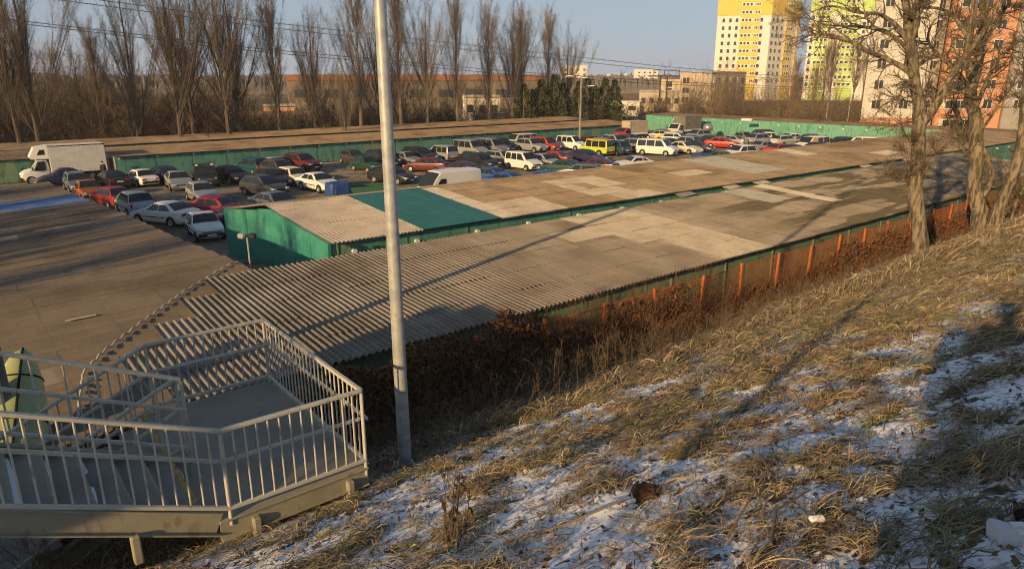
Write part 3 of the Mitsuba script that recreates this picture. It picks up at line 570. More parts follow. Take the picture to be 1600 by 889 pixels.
def kind_parts(kind):
    if kind in KINDS: return KINDS[kind]
    sp = SPEC[kind]; L, W, H, hf, cx, cz, rf, rr, bx, bz, te, belt, gc, xf, xr, R, tum, px = sp
    hw = W / 2; X = lambda x: L / 2 - x
    ysurf = lambda z: hw * (.965 + (tum - .965) * np.clip((z - belt) / (H - .08 - belt), 0, 1)) + .004
    out = [('body', mikit.ply(loft_car(sp), smooth=38), 'PAINT')]
    prof = [(0, hf - .16), (.07, hf - .02), (cx * .45, hf + (cz - hf) * .62), (cx, cz), (cx + (rf - cx) * .5, cz + (H - cz) * .56), (rf, H - .02), ((rf + rr) / 2, H), (rr, H - .03), ((rr + bx) / 2, bz + (H - bz) * .55), (bx, bz)]
    def strip(xa, xb, name, sg):
        rows = []
        for t in (.07, .5, .92):
            x = xa + (xb - xa) * t; zt = float(np.interp(x, [q[0] for q in prof], [q[1] for q in prof])); zr = max(zt - .035, belt + .006); k = np.clip((zr - belt) / (H - .08 - belt), 0, 1)
            y5 = hw * (.985 + (tum - .985) * k)
            rows += [(X(x), y5 * a, zt + c) for a, c in ((-.93, -.022), (-.84, -.012), (0, .012), (.84, -.012), (.93, -.022))]
        rows = np.array(rows) + np.array([sg * .02, 0, .022]); f = [[r * 5 + c, r * 5 + c + 1, r * 5 + c + 6, r * 5 + c + 5] for r in (0, 1) for c in range(4)]
        out.append((name, mikit.ply(trimesh.Trimesh(rows, quads_to_tris(f), process=False)), 'm_glass'))
    strip(cx, rf, 'windscreen', 1); strip(bx, rr, 'rear_window', -1)
    zt = H - .13; zl = belt + .035
    front = [(cx + .22 + (rf - cx) * .12, zl), (rf + .04, zt), (px, zt), (px, zl)]
    rear = [(px + .08, zl), (px + .08, zt), (rr - .02, zt), (rr + (bx - rr) * .62 - .02, zl)]
    wins = [front, rear]
    if kind in ('smallvan', 'van', 'uaz'):
        mid = px + (rr - px) * .5; wins = [front, [(px + .1, zl), (px + .1, zt), (mid - .05, zt), (mid - .05, zl)], [(mid + .05, zl), (mid + .05, zt), (rr - .12, zt), (rr - .08, zl)]]
    if kind == 'bigvan': wins = [[(cx + .3, zl), (rf + .0, 1.95), (px, 1.95), (px, zl)]]
    for w in wins:
        for s in (-1, 1):
            out.append(('side_window', mikit.ply(panel([(X(x), s * ysurf(z), z) for x, z in w], (0, s, 0))), 'm_glass'))
    pl = kind in ('sedan', 'hatch', 'mpv', 'estate')
    out.append(('front_bumper', mikit.ply(cbox(.16, W * .90, .20, .04).apply_translation([X(.03), 0, gc + .22])), 'PAINT' if pl else 'm_plastic'))
    out.append(('rear_bumper', mikit.ply(cbox(.16, W * .90, .22, .04).apply_translation([X(L - .03), 0, gc + .24])), 'PAINT' if pl else 'm_plastic'))
    old = kind in ('classic', 'estatec')
    out.append(('grille', mikit.ply(cbox(.05, W * (.5 if not old else .62), .15, .02).apply_translation([X(-.005), 0, hf - .20])), 'm_chrome' if old or kind == 'offroad' else 'm_plastic'))
    for s in (-1, 1):
        hl = trimesh.creation.cylinder(.085, .06, sections=14, transform=trimesh.transformations.rotation_matrix(math.pi / 2, [0, 1, 0])) if old or kind in ('uaz', 'offroad', 'beetle') else cbox(.26, .34, .13, .04)
        out.append(('headlight', mikit.ply(hl.apply_translation([X(.05 if not old else .0), s * hw * .70, hf - .13])), 'm_lamp'))
        tall = kind in ('hatch', 'mpv', 'estate', 'suv', 'smallvan', 'van', 'bigvan')
        out.append(('tail_light', mikit.ply(cbox(.16, .14 if tall else .34, .30 if tall else .14, .03).apply_translation([X(L - .05), s * hw * (.80 if tall else .70), te - .14])), 'm_tail'))
        out.append(('mirror', mikit.ply(cbox(.11, .16, .12, .03).apply_translation([X(cx + .28), s * (hw + .09), belt + .07])), 'PAINT' if pl else 'm_plastic'))
        for x in (xf, xr):
            a = np.linspace(-.5, math.pi + .5, 14); y = hw + .003
            ring = [(X(x) + math.cos(t) * R * 1.2, s * y, R + math.sin(t) * R * 1.2) for t in a] + [(X(x), s * y, R * .6)]
            am = trimesh.convex.convex_hull(np.vstack([ring, np.array(ring) - [0, s * .03, 0]])); out.append(('wheel_arch', mikit.ply(am), 'm_plastic'))
            out.append(('wheel', wheel_shapes(R)[0], 'm_tyre', (X(x), s * (hw - .055), R), s))
    out.append(('number_plate', mikit.ply(cbox(.02, .5, .11, .005).apply_translation([X(-.055), 0, gc + .22])), 'm_plate'))
    out.append(('number_plate', mikit.ply(cbox(.02, .5, .11, .005).apply_translation([X(L + .015), 0, te - .26 if not tall else te - .36])), 'm_plate'))
    if kind in ('suv', 'offroad', 'estate'):
        for s in (-1, 1): out.append(('roof_rail', mikit.ply(pipe([(X(rf + .2), s * hw * tum * .86, H + .0), (X(rf + .35), s * hw * tum * .86, H + .05), (X(rr - .3), s * hw * tum * .86, H + .05), (X(rr - .1), s * hw * tum * .86, H - .01)], .02, 5)), 'm_plastic'))
    if kind in ('sedan', 'hatch', 'estate', 'mpv', 'classic'):
        for s in (-1, 1): out.append(('side_trim', mikit.ply(cbox(xr - xf - 2 * R - .25, .03, .07, .01).apply_translation([X((xf + xr) / 2), s * (hw + .004), gc + (belt - gc) * .5])), 'm_plastic'))
    if kind == 'offroad': out.append(('spare_wheel', wheel_shapes(R)[0], 'm_tyre', (X(L + .12), 0, .95), 2))
    KINDS[kind] = out
    return out
CATS = dict(smallvan='van', van='van', bigvan='van', uaz='van')
def add_car(kind, color, x, y, az, label):
    k = thing('parked_van' if kind in CATS else 'parked_car', label, CATS.get(kind, 'car'), 'vehicles parked in the yard')
    M = T().translate([x, y, .012]).rotate([0, 0, 1], 90 - az)
    far = math.hypot(x, y) > 80
    for p in kind_parts(kind):
        name, shape, m = p[:3]
        if far and name in ('mirror', 'grille', 'roof_rail'): continue
        b = paint(color) if m == 'PAINT' else m
        if len(p) > 3:
            Mw = M @ T().translate(list(p[3])).rotate([0, 0, 1], 180 if p[4] == -1 else (90 if p[4] == 2 else 0))
            w = part(k, name, shape, Mw, b)
            if name == 'wheel': put(w + '__rim', wheel_shapes(SPEC[kind][15])[1], Mw, 'm_rim')
        else: part(k, name, shape, M, b)
    return k, M
for kind, color, x, y, az, label in CARS:
    k, M = add_car(kind, color, x, y, az, label)
    if 'sunshade' in label: part(k, 'sunshade', mikit.ply(cbox(.03, 1.15, .36, .01)), M @ T().translate([.50, 0, 1.17]).rotate([0, 1, 0], -46), 'm_lamp')
    if 'orange roof edge' in label: part(k, 'roof_rim', mikit.ply(cbox(3.0, 1.66, .06, .02)), M @ T().translate([-.5, 0, 1.93]), paint('orange'))
    if 'orange side panel' in label: part(k, 'side_panel', mikit.ply(cbox(.95, .03, .62, .01)), M @ T().translate([.55, .885, 1.42]), paint('orange'))
    if 'roof lights' in label:
        for s in (-.6, .6): part(k, 'roof_light', mikit.ply(cbox(.1, .22, .12, .03)), M @ T().translate([.45, s, 1.88]), 'm_lamp')
# lorries: cab from the van loft, box or canvas tilt behind it
CABS = dict(box_truck=(2.2, 2.1, 2.15), red_truck=(2.1, 1.95, 1.95), tilt_truck=(2.2, 2.1, 2.1))
def cab_mesh(L, W, H):
    return loft_car((L, W, H, 1.0, .75, 1.28, 1.35, L - .15, L - .03, H - .5, H - .6, 1.15, .35, .7, L - .4, .4, .88, 1.6))
def add_truck(name, x, y, az, label, cab, tilt, bl, bh, luton):
    k = thing('parked_truck', label, 'truck'); M = T().translate([x, y, .012]).rotate([0, 0, 1], 90 - az)
    L, W, H = CABS[name]; full = L + bl + .1
    c = M @ T().translate([full / 2 - L / 2, 0, 0])
    cb = part(k, 'cab', mikit.ply(cab_mesh(L, W, H), smooth=38), c, paint(cab)); hw = W / 2; X = lambda q: L / 2 - q
    part(cb, 'windscreen', mikit.ply(panel([(X(.80), -.80 * hw, 1.36), (X(.80), .80 * hw, 1.36), (X(1.30), .76 * hw, H - .10), (X(1.30), -.76 * hw, H - .10)], (1, 0, .6)).apply_translation([.05, 0, .03])), c, 'm_glass')
    for s in (-1, 1):
        part(cb, 'side_window', mikit.ply(panel([(X(1.02), s * (hw * .965 + .004), 1.2), (X(1.42), s * (hw * .90 + .01), H - .16), (X(1.95), s * (hw * .90 + .01), H - .16), (X(1.95), s * (hw * .965 + .004), 1.2)], (0, s, 0))), c, 'm_glass')
        part(cb, 'headlight', mikit.ply(cbox(.12, .34, .18, .04).apply_translation([X(.03), s * hw * .70, .86])), c, 'm_lamp')
        part(cb, 'mirror', mikit.ply(cbox(.12, .2, .3, .04).apply_translation([X(.95), s * (hw + .14), 1.4])), c, 'm_plastic')
    part(cb, 'bumper', mikit.ply(cbox(.2, W * .95, .3, .05).apply_translation([X(.02), 0, .5])), c, 'm_plastic')
    b = M @ T().translate([-full / 2 + bl / 2, 0, 0])
    bk = part(k, 'cargo_box', mikit.ply(cbox(bl, W + .1, bh, .05).apply_translation([0, 0, .95 + bh / 2])), b, tilt)
    for s in (-1, 1):
        part(bk, 'edge_rail', mikit.ply(cbox(bl + .02, .06, .08, .01).apply_translation([0, s * (W / 2 + .05), .95 + bh - .04])), b, 'm_dark' if luton else tilt)
        part(bk, 'side_board', mikit.ply(cbox(bl, .05, .3, .01).apply_translation([0, s * (W / 2 + .05), 1.05])), b, paint('white') if not luton else 'm_box_white')
    if luton:
        m = trimesh.convex.convex_hull(np.array([(x_, s * w_, z_) for x_, w_, z_ in [(0, 1.1, 2.2), (0, 1.1, 3.3), (1.0, 1.0, 3.15), (1.45, .95, 2.35), (1.35, .95, 2.2)] for s in (-1, 1)]))
        l = part(k, 'over_cab_bay', mikit.ply(m), b @ T().translate([bl / 2, 0, 0]), paint('white'))
        for s in (-1, 1): part(l, 'window', mikit.ply(panel([(.25, s * 1.075, 2.55), (.25, s * 1.075, 3.0), (.62, s * 1.045, 2.98), (.85, s * 1.03, 2.55)], (0, s, 0))), b @ T().translate([bl / 2, 0, 0]), 'm_glass')
    part(k, 'chassis', mikit.ply(cbox(full - .6, .9, .22, .03).apply_translation([-.1, 0, .72])), M, 'm_plastic')
    for xx, pair in ((full / 2 - .75, 0), (-full / 2 + bl * .3, 1)):
        for s in (-1, 1):
            Mw = M @ T().translate([xx, s * (hw - .1), .40]).rotate([0, 0, 1], 180 if s < 0 else 0)
            w = part(k, 'wheel', wheel_shapes(.40)[0], Mw, 'm_tyre'); put(w + '__rim', wheel_shapes(.40)[1], Mw, 'm_rim')
TL = dict(box_truck=('white box truck with an over-cab bay, parked at the left end of the yard', 'white', 'm_box_white', 4.4, 2.35, True),
          red_truck=('red lorry with a beige canvas tilt at the end of the green doors', 'scarlet', 'm_tilt_beige', 3.6, 1.9, False),
          tilt_truck=('white lorry with a grey brown canvas tilt in front of the far green wall', 'white', 'm_tilt_grey', 4.2, 2.3, False))
for n, x, y, az in TRUCKS: add_truck(n, x, y, az, *TL[n])
# second white van nosing out behind the box truck
k, M = add_car('van', 'white', -43.6, 64.4, -127, 'white van mostly hidden behind the box truck, only its nose showing')

# person by the box truck
def body_mesh(joints, bones, s=1.0):
    parts_ = []
    for a, b in bones:
        (p, r), (q, w) = joints[a], joints[b]
        hull = manifold3d.Manifold.batch_hull([manifold3d.Manifold.sphere(r, 14).translate(tuple(map(float, p))), manifold3d.Manifold.sphere(w, 14).translate(tuple(map(float, q)))])
        parts_.append(hull)
    m = manifold3d.Manifold.batch_boolean(parts_, manifold3d.OpType.Add).to_mesh()
    t = trimesh.Trimesh(m.vert_properties[:, :3], m.tri_verts); trimesh.smoothing.filter_taubin(t, iterations=4); return t
def make_person(label, x, y, z, az, coat, group=None):
    k = thing('person', label, 'person', group); M = T().translate([x, y, z]).rotate([0, 0, 1], 90 - az)
    J = dict(hip=((0, 0, .95), .15), hl=((0, .09, .9), .10), hr=((0, -.09, .9), .10), kl=((.02, .1, .5), .068), kr=((.02, -.1, .5), .068), al=((0, .1, .09), .05), ar=((0, -.1, .09), .05), tl=((.15, .11, .04), .038), tr=((.15, -.11, .04), .038),
             ch=((0, 0, 1.30), .155), sl=((0, .18, 1.42), .075), sr=((0, -.18, 1.42), .075), el=((-.03, .24, 1.13), .05), er=((-.03, -.24, 1.13), .05), wl=((.12, .22, .92), .036), wr=((.12, -.22, .92), .036), nk=((0, 0, 1.5), .06), hd=((.01, 0, 1.66), .095), hd2=((.03, 0, 1.60), .075))
    put(k + '__legs', mikit.ply(body_mesh(J, [('hl', 'kl'), ('kl', 'al'), ('al', 'tl'), ('hr', 'kr'), ('kr', 'ar'), ('ar', 'tr'), ('hl', 'hr')]), smooth=True), M, 'm_cloth_dark')
    put(k + '__coat', mikit.ply(body_mesh(J, [('hip', 'ch'), ('ch', 'sl'), ('ch', 'sr'), ('sl', 'el'), ('el', 'wl'), ('sr', 'er'), ('er', 'wr'), ('hl', 'ch'), ('hr', 'ch'), ('sl', 'sr')]), smooth=True), M, coat)
    H_ = body_mesh(dict(J, ns=((.105, 0, 1.635), .018), bl=((.09, 0, 1.67), .03), ea=((0, .095, 1.64), .018), eb=((0, -.095, 1.64), .018)), [('nk', 'hd2'), ('hd2', 'hd'), ('hd', 'ns'), ('hd', 'bl'), ('hd', 'ea'), ('hd', 'eb')])
    put(k + '__head', mikit.ply(H_, smooth=True), M, 'm_skin')
    put(k + '__hat', mikit.ply(trimesh.creation.icosphere(2, .105).apply_translation([-.008, 0, 1.70]).slice_plane([0, 0, 1.68], [0, 0, 1])), M, 'm_cloth_dark')
    for s in (-1, 1):
        fing = [((.12, s * .22, .92), (.16, s * .215, .85), .020), *[((.145 + .012 * f, s * .205 + s * .008 * f, .87), (.165 + .012 * f, s * .20 + s * .008 * f, .79), .009) for f in range(4)], ((.14, s * .20, .88), (.18, s * .185, .84), .010)]
        hm = body_mesh({i: v for n, (a, b, r) in enumerate(fing) for i, v in (('a%d' % n, (a, r)), ('b%d' % n, (b, r * .85)))}, [('a%d' % n, 'b%d' % n) for n in range(len(fing))])
        part(k, 'hand', mikit.ply(hm, smooth=True), M, 'm_skin')
mat('m_cloth_dark', (.025, .027, .035), .9, .1); mat('m_cloth_brown', (.10, .07, .05), .9, .1); mat('m_skin', (.45, .27, .2), .6, .3)
make_person('person in dark clothes standing beside the box truck, behind the navy car', -37.2, 63.6, 0, 120, 'm_cloth_brown')

# things standing in the yard
t = thing('covered_crate', 'object under a blue tarpaulin next to the bright white saloon', 'tarpaulin')
bp, _ = trimesh.sample.sample_surface(trimesh.creation.box([1, 1, 1]), 10, seed=1)
def draped(w, d, h, folds, amp):
    a = np.linspace(0, 2 * np.pi, 64, endpoint=False); rows = []
    sq = lambda t, s: np.sign(np.cos(t)) * np.abs(np.cos(t)) ** s
    for k, (zf, grow) in enumerate([(0, 1.10), (.35, 1.05), (.75, 1.0), (.97, .97), (1, .90), (1.01, .45), (1.0, .02)]):
        wv = 1 + amp * (1 - zf) * np.sin(a * folds + .6 * np.sin(3 * a)) if zf < .9 else 1
        rows.append(np.stack([w / 2 * grow * sq(a, .45) * wv, d / 2 * grow * np.sign(np.sin(a)) * np.abs(np.sin(a)) ** .45 * wv, np.full(64, h * zf) + (.04 * np.sin(5 * a) if zf > .9 else 0)], 1))
    v = np.vstack(rows); n = 64; i, j = np.meshgrid(np.arange(len(rows) - 1), np.arange(n), indexing='ij'); j2 = (j + 1) % n
    return trimesh.Trimesh(v, quads_to_tris(np.stack([i * n + j, i * n + j2, (i + 1) * n + j2, (i + 1) * n + j], -1)), process=False)
mat('m_tarp_deep', (.03, .07, .24), .5, .4)
put(t, mikit.ply(draped(1.9, 1.3, 1.35, 13, .07), 'm_tarp_deep', smooth=True), T().translate([-13.35, 53.4, 0]).rotate([0, 0, 1], 40))
t = thing('open_skip', 'open dark green metal skip with brown rubbish beside the blue tarpaulin', 'skip')
M = T().translate([-11.5, 54.6, 0]).rotate([0, 0, 1], 30)
for a in [((-1.3, 0, .5), (.05, 1.5, 1.0), 20), ((1.3, 0, .5), (.05, 1.5, 1.0), -20)]:
    part(t, 'end_panel', PLAIN, M @ T().translate(list(a[0])).rotate([0, 1, 0], -a[2]).scale(list(a[1])), paint('darkgreen'))
for s in (-.75, .75): part(t, 'side_panel', mikit.ply(trimesh.convex.convex_hull(np.array([(-1.1, s, .05), (1.1, s, .05), (1.48, s, .95), (-1.48, s, .95), (-1.1, s + .04, .05), (1.1, s + .04, .05), (1.48, s + .04, .95), (-1.48, s + .04, .95)]))), M, paint('green'))
part(t, 'rubbish', mikit.ply(trimesh.creation.icosphere(2, 1).apply_scale([1.0, .68, .42]).apply_translation([0, 0, .25])), M, 'm_tilt_beige')
t = thing('tarpaulin', 'low blue tarpaulin cover behind the brown ridge, beside the green saloon roof', 'tarpaulin')
put(t, mikit.ply(draped(2.6, 1.6, 1.2, 11, .05), 'm_tarp_deep', smooth=True), T().translate([20.6, 75.6, 0]).rotate([0, 0, 1], 30))
t = thing('round_tank', 'round pale tank on a stand in front of the far green wall', 'tank')
put(t + '__tank', mikit.ply(trimesh.creation.icosphere(3, .75).apply_scale([1, 1, .9]).apply_translation([0, 0, 1.55]), 'm_rim', smooth=True), T().translate([30.6, 111, 0]))
put(t + '__stand', mikit.ply(cbox(1.0, 1.0, .9, .05).apply_translation([0, 0, .45])), T().translate([30.6, 111, 0]), 'm_plastic')
# slim signal post between the near row and the gable
t = thing('signal_post', 'short post with a small double lamp beside the green gable wall', 'lamp post')
pp = [-9.55, 24.5]
put(t + '__post', mikit.ply(pipe([(0, 0, 0), (0, 0, 3.55)], .035, 8)), T().translate([*pp, 0]), 'm_galv')
for s in (-1, 1): part(t, 'lamp', mikit.ply(cbox(.26, .2, .2, .05)), T().translate([pp[0] + .2 * s, pp[1], 3.62]).rotate([0, 1, 0], 10), 'm_galv' if s < 0 else 'm_plastic')

# ---------------------------------------------------------------- staircase (u, v, z frame)
def S(m): m.apply_transform(np.array(UV.matrix, float)); return m
stair = thing('staircase', 'cream painted steel staircase with a concrete landing and barred railings', 'staircase')
LZ = 4.25; UA, UB, VA, VB = 1.85, 3.55, 7.40, 10.80; VM0, VM1 = 8.95, 9.25
put(stair + '__landing', mikit.ply(box(UA - .25, UB - .02, VA + .05, VB - .03, LZ - .16, LZ)), UV, 'm_concrete')
RUN, RISE = .33, .152
# upper flight climbs towards -u along the near side, lower flight drops towards -u along the far side
for n in range(21):
    u1 = UA - .27 - n * RUN
    t = part(stair, 'tread', mikit.ply(box(u1 - RUN - .03, u1, VA + .06, VM0 - .02, LZ + (n + 1) * RISE - .055, LZ + (n + 1) * RISE)), UV, 'm_concrete')
    if n == 0: part(t, 'nosing', mikit.ply(box(u1 - .07, u1 + .004, VA + .065, VM0 - .025, LZ + RISE - .05, LZ + RISE + .004)), UV, 'm_nosing')
    part(stair, 'riser', mikit.ply(box(u1 - .02, u1 - .003, VA + .065, VM0 - .025, LZ + n * RISE + .001, LZ + (n + 1) * RISE - .056)), UV, 'm_dark')
    if n: part(t, 'edge_angle', mikit.ply(box(u1 - .035, u1 + .004, VA + .065, VM0 - .025, LZ + (n + 1) * RISE - .045, LZ + (n + 1) * RISE + .003)), UV, 'm_beam')
    # thin snow lying where the wind leaves it, at the foot of each riser
    if n < 9:
        xs = np.linspace(VA + .08, VM0 - .05, 22); w = .02 + .05 * meshkit.noise(np.stack([xs * 5, xs * 0 + n * 7.3, xs * 0], -1), 4); w = np.where(meshkit.noise(np.stack([xs * 2.5, xs * 0 + n * 3.1, xs * 0], -1), 6) > .5, w, .004)
        zz = LZ + n * RISE + .003
        vv = np.vstack([np.stack([np.full(22, u1 + .0), xs, np.full(22, zz + .025)], 1), np.stack([u1 + w, xs, np.full(22, zz)], 1)])
        a = np.arange(21); part(stair, 'snow', mikit.ply(trimesh.Trimesh(vv, quads_to_tris(np.stack([a, 22 + a, 23 + a, a + 1], 1)), process=False)), UV, 'm_snow')
for n in range(25):
    u1 = UA - .25 - n * RUN
    t = part(stair, 'tread', mikit.ply(box(u1 - RUN, u1, VM1 + .02, VB - .06, LZ - (n + 1) * RISE - .055, LZ - (n + 1) * RISE)), UV, 'm_concrete')
    if n == 0: part(t, 'nosing', mikit.ply(box(UA - .25 - .004, UA - .19, VM1 + .02, VB - .06, LZ - .05, LZ + .004)), UV, 'm_nosing')
mat('m_nosing', proc(wear((.42, .28, .08), (.50, .34, .10), .47, (.2, .17, .13), .95, 3.0)), .8); mat('m_snow', (.74, .76, .82), .9, .1)
def rail(pts, name, gap=.13, mid=True, h=1.08, bottom=.10, post_every=None):
    """a barred railing along points (u, v, z of the walking line)"""
    P = [np.array(p, float) for p in pts]; k = numbered(stair + '__' + name)
    up = np.array([0, 0, 1.0])
    for a, b in zip(P, P[1:]):
        part(k, 'handrail', mikit.ply(bar(a + up * h, b + up * h, .058, .046)), UV, 'm_rail')
        part(k, 'bottom_rail', mikit.ply(bar(a + up * bottom, b + up * bottom, .045, .05)), UV, 'm_rail')
        if mid:
            off = np.cross(up, b - a); off = off / np.linalg.norm(off) * mid
            part(k, 'middle_rail', mikit.ply(bar(a + up * (h * .62) + off, b + up * (h * .62) + off, .035, .045)), UV, 'm_rail')
        n = max(2, int(round(np.linalg.norm((b - a)[:2]) / gap)))
        for i in range(0, n + 1):
            q = a + (b - a) * i / n
            if i in (0, n): part(k, 'post', mikit.ply(bar(q + up * -.12, q + up * (h - .03), .04, .04)), UV, 'm_rail')
            else: part(k, 'baluster', mikit.ply(bar(q + up * bottom, q + up * (h - .03), .019, .019)), UV, 'm_rail')
s_ = RISE / RUN
top = (UA - 21 * RUN, LZ + 21 * RISE + .05)
rail([(UB, VA, LZ), (UA - .02, VA, LZ + .02), (UA - .27 - 10 * RUN, VA, LZ + 10 * RISE + .06), (UA - .27 - 20.5 * RUN, VA, LZ + 20.5 * RISE + .06)], 'near_railing', mid=-.06)
rail([(UB, VB, LZ), (UB, VA, LZ)], 'end_railing', mid=.06)
rail([(UB, VB, LZ), (UA - .05, VB, LZ)], 'far_railing', mid=.06)
rail([(UA - .05, VB, LZ), (UA - .05 - 12 * RUN, VB, LZ - 12 * RISE), (UA - .05 - 25 * RUN, VB, LZ - 25 * RISE)], 'far_railing', mid=.06)
rail([(UA - .02, VM0, LZ + .10), (UA - .02 - 10 * RUN, VM0, LZ + 10 * RISE + .1), (UA - .02 - 20.5 * RUN, VM0, LZ + 20.5 * RISE + .1)], 'inner_railing', gap=.29, mid=.06)
rail([(UA - .02, VM1, LZ + .0), (UA - .02 - 12 * RUN, VM1, LZ - 12 * RISE), (UA - .02 - 25 * RUN, VM1, LZ - 25 * RISE)], 'inner_railing', gap=.29, mid=.06)
def beam(a, b, h, w):
    a, b = np.array(a, float), np.array(b, float); o = np.array([0, 0, h / 2 - .012])
    return cat([bar(a, b, .014, h - .02), bar(a + o, b + o, w, .022), bar(a - o, b - o, w, .022)])
for v in (VA + .005, VM0 + .01): part(stair, 'stringer', mikit.ply(beam((UA - .15, v, LZ - .03), (UA - .27 - 20.5 * RUN, v, LZ + .02 + 20.5 * RISE), .31, .09)), UV, 'm_beam')
for v in (VM1 + .06, VB - .10): part(stair, 'stringer', mikit.ply(beam((UA - .1, v, LZ - .30), (UA - .1 - 25 * RUN, v, LZ - .30 - 25 * RISE), .28, .10)), UV, 'm_beam')
for v in (VA + .005, VB - .01): part(stair, 'landing_beam', mikit.ply(beam((UA - .15, v, LZ - .13), (UB + .02, v, LZ - .13), .26, .09)), UV, 'm_beam')
part(stair, 'landing_beam', mikit.ply(beam((UB + .03, VA + .06, LZ - .13), (UB + .03, VB - .07, LZ - .13), .26, .09)), UV, 'm_beam')
for u in (UA + .1, UB - .1): part(stair, 'landing_beam', mikit.ply(beam((u, VA + .2, LZ - .33), (u, VB - .2, LZ - .33), .26, .10)), UV, 'm_beam')
for u, v in ((UB - .25, VA + .1), (UA + .25, VA + .1), (UB - .2, VB - .2), (UA, VB - .2), (UA - 2.6, VM1 + .1), (UA - 2.6, VB - .15), (UA - 3.2, VA + .12), (UA - 3.2, VM0 - .06)):
    zt = LZ - .46 if u > UA - .3 else (LZ - .5 - (UA - u) * s_ if v > 9.1 else LZ - .35 + (UA - u) * s_)
    part(stair, 'column', mikit.ply(bar((u, v, max(0, float(tz(u, v)) - .6)), (u, v, zt), .11, .11)), UV, 'm_beam')
for u, dz in ((UA + .25, -.16), (UB - .25, -.16), (UA - 1.0, .16)):
    part(stair, 'bracket', mikit.ply(cbox(.09, .12, .34, .015)), UV @ T().translate([u, VA - .02, LZ + dz - .1]), 'm_beam')
# concrete head of the stairs at road level, beyond the frame on the left
put(stair + '__upper_landing', mikit.ply(box(UA - 21 * RUN - 4.2, UA - 21 * RUN - .3, 4.9, VB, 7.2, 7.44)), UV, 'm_concrete')
put(stair + '__parapet', mikit.ply(cat([box(UA - 21 * RUN - 4.3, UA - 21 * RUN - 4.15, 4.9, VB, 2.5, 8.3), box(UA - 21 * RUN - 4.2, UA - 21 * RUN - .2, VB, VB + .15, 2.0, 7.46)])), UV, 'm_concrete')

# ---------------------------------------------------------------- poles
lamp = thing('lamp_post', 'tall galvanised steel lamp post rising in front of everything, right of the landing', 'lamp post')
lb = [-1.65, 9.5]; bz = float(gz(*[np.array(c) for c in (4.68, 8.45)]))
sh = trimesh.creation.revolve([(.0, 0), (.102, 0), (.098, 1.2), (.093, 3), (.078, 7), (.062, 11), (.0, 11)], sections=20)
put(lamp + '__shaft', mikit.ply(sh, smooth=40), T().translate([*lb, bz - .1]).rotate([0, 1, 0], -.25), 'm_galv')
put(lamp + '__base_plate', mikit.ply(cat([cbox(.42, .42, .03, .008), trimesh.creation.cylinder(.13, .12, sections=20).apply_translation([0, 0, .06])])), T().translate([*lb, bz - .02]), 'm_galv')
put(lamp + '__arm', mikit.ply(pipe([(0, 0, 10.8), (.05, .1, 11.4), (-.5, -.7, 11.75), (-1.1, -1.6, 11.8)], .04, 8)), T().translate([*lb, bz]), 'm_galv')
put(lamp + '__lamp_head', mikit.ply(cbox(.7, .3, .14, .05)), T().translate([lb[0] - 1.3, lb[1] - 1.9, bz + 11.8]).rotate([0, 0, 1], 55), 'm_galv')
t = thing('lamp_post', 'thick dark post cut by the left edge of the picture, behind the stair railings', 'post')
lb2 = [-9.45, 11.75]
put(t + '__shaft', mikit.ply(trimesh.creation.revolve([(0, 0), (.15, 0), (.14, 3), (.11, 9), (0, 9)], sections=16), smooth=40), T().translate([*lb2, 1.4]).rotate([0, 0, 1], 0), 'm_pole_dark')
put(t + '__arm', mikit.ply(pipe([(0, 0, 8.9), (.1, 0, 9.5), (.9, .6, 9.9)], .045, 8)), T().translate([*lb2, 1.4]), 'm_pole_dark')
# ---------------------------------------------------------------- pale yellow green boat like shell below the stairs
t = thing('curved_shell', 'pale yellow green curved shell with dark straps behind the stair railings at the left edge', 'cover')
n, m = 26, 15; s = np.linspace(0, 1, n); a = np.linspace(0, math.pi, m)
wid = .52 * np.sin(np.pi * np.clip(s * .92 + .08, 0, 1)) ** .6 + .02; hgt_ = .55 * np.sin(np.pi * np.clip(s * .9 + .1, 0, 1)) ** .5
vv = np.stack([np.repeat(s * 3.6, m), np.outer(wid, np.cos(a)).ravel(), np.outer(hgt_, np.sin(a) ** .8).ravel()], 1)
i, j = np.meshgrid(np.arange(n - 1), np.arange(m - 1), indexing='ij')
hull_m = trimesh.Trimesh(vv, quads_to_tris(np.stack([i * m + j, i * m + j + 1, (i + 1) * m + j + 1, (i + 1) * m + j], -1)), process=False)
mat('m_boat', proc(wear((.34, .38, .16), (.43, .46, .22), .6, (.22, .22, .1), .5)), .5, .4)
MB = T().translate([-8.95, 10.5, 1.35]).rotate([0, 0, 1], 108).rotate([0, 1, 0], -46).rotate([1, 0, 0], 18)
put(t + '__hull', mikit.ply(hull_m, smooth=True), MB, 'm_boat')
put(t + '__keel', mikit.ply(pipe(np.stack([s * 3.6, s * 0, hgt_ + .01], 1), .022, 6)), MB, 'm_dark')
for f in (.3, .55, .8): part(t, 'strap', mikit.ply(pipe([(f * 3.6, np.interp(f, s, wid) * math.cos(q) * 1.02, np.interp(f, s, hgt_) * math.sin(q) ** .8 * 1.02) for q in np.linspace(.05, math.pi - .05, 12)], .016, 5)), MB, 'm_dark')

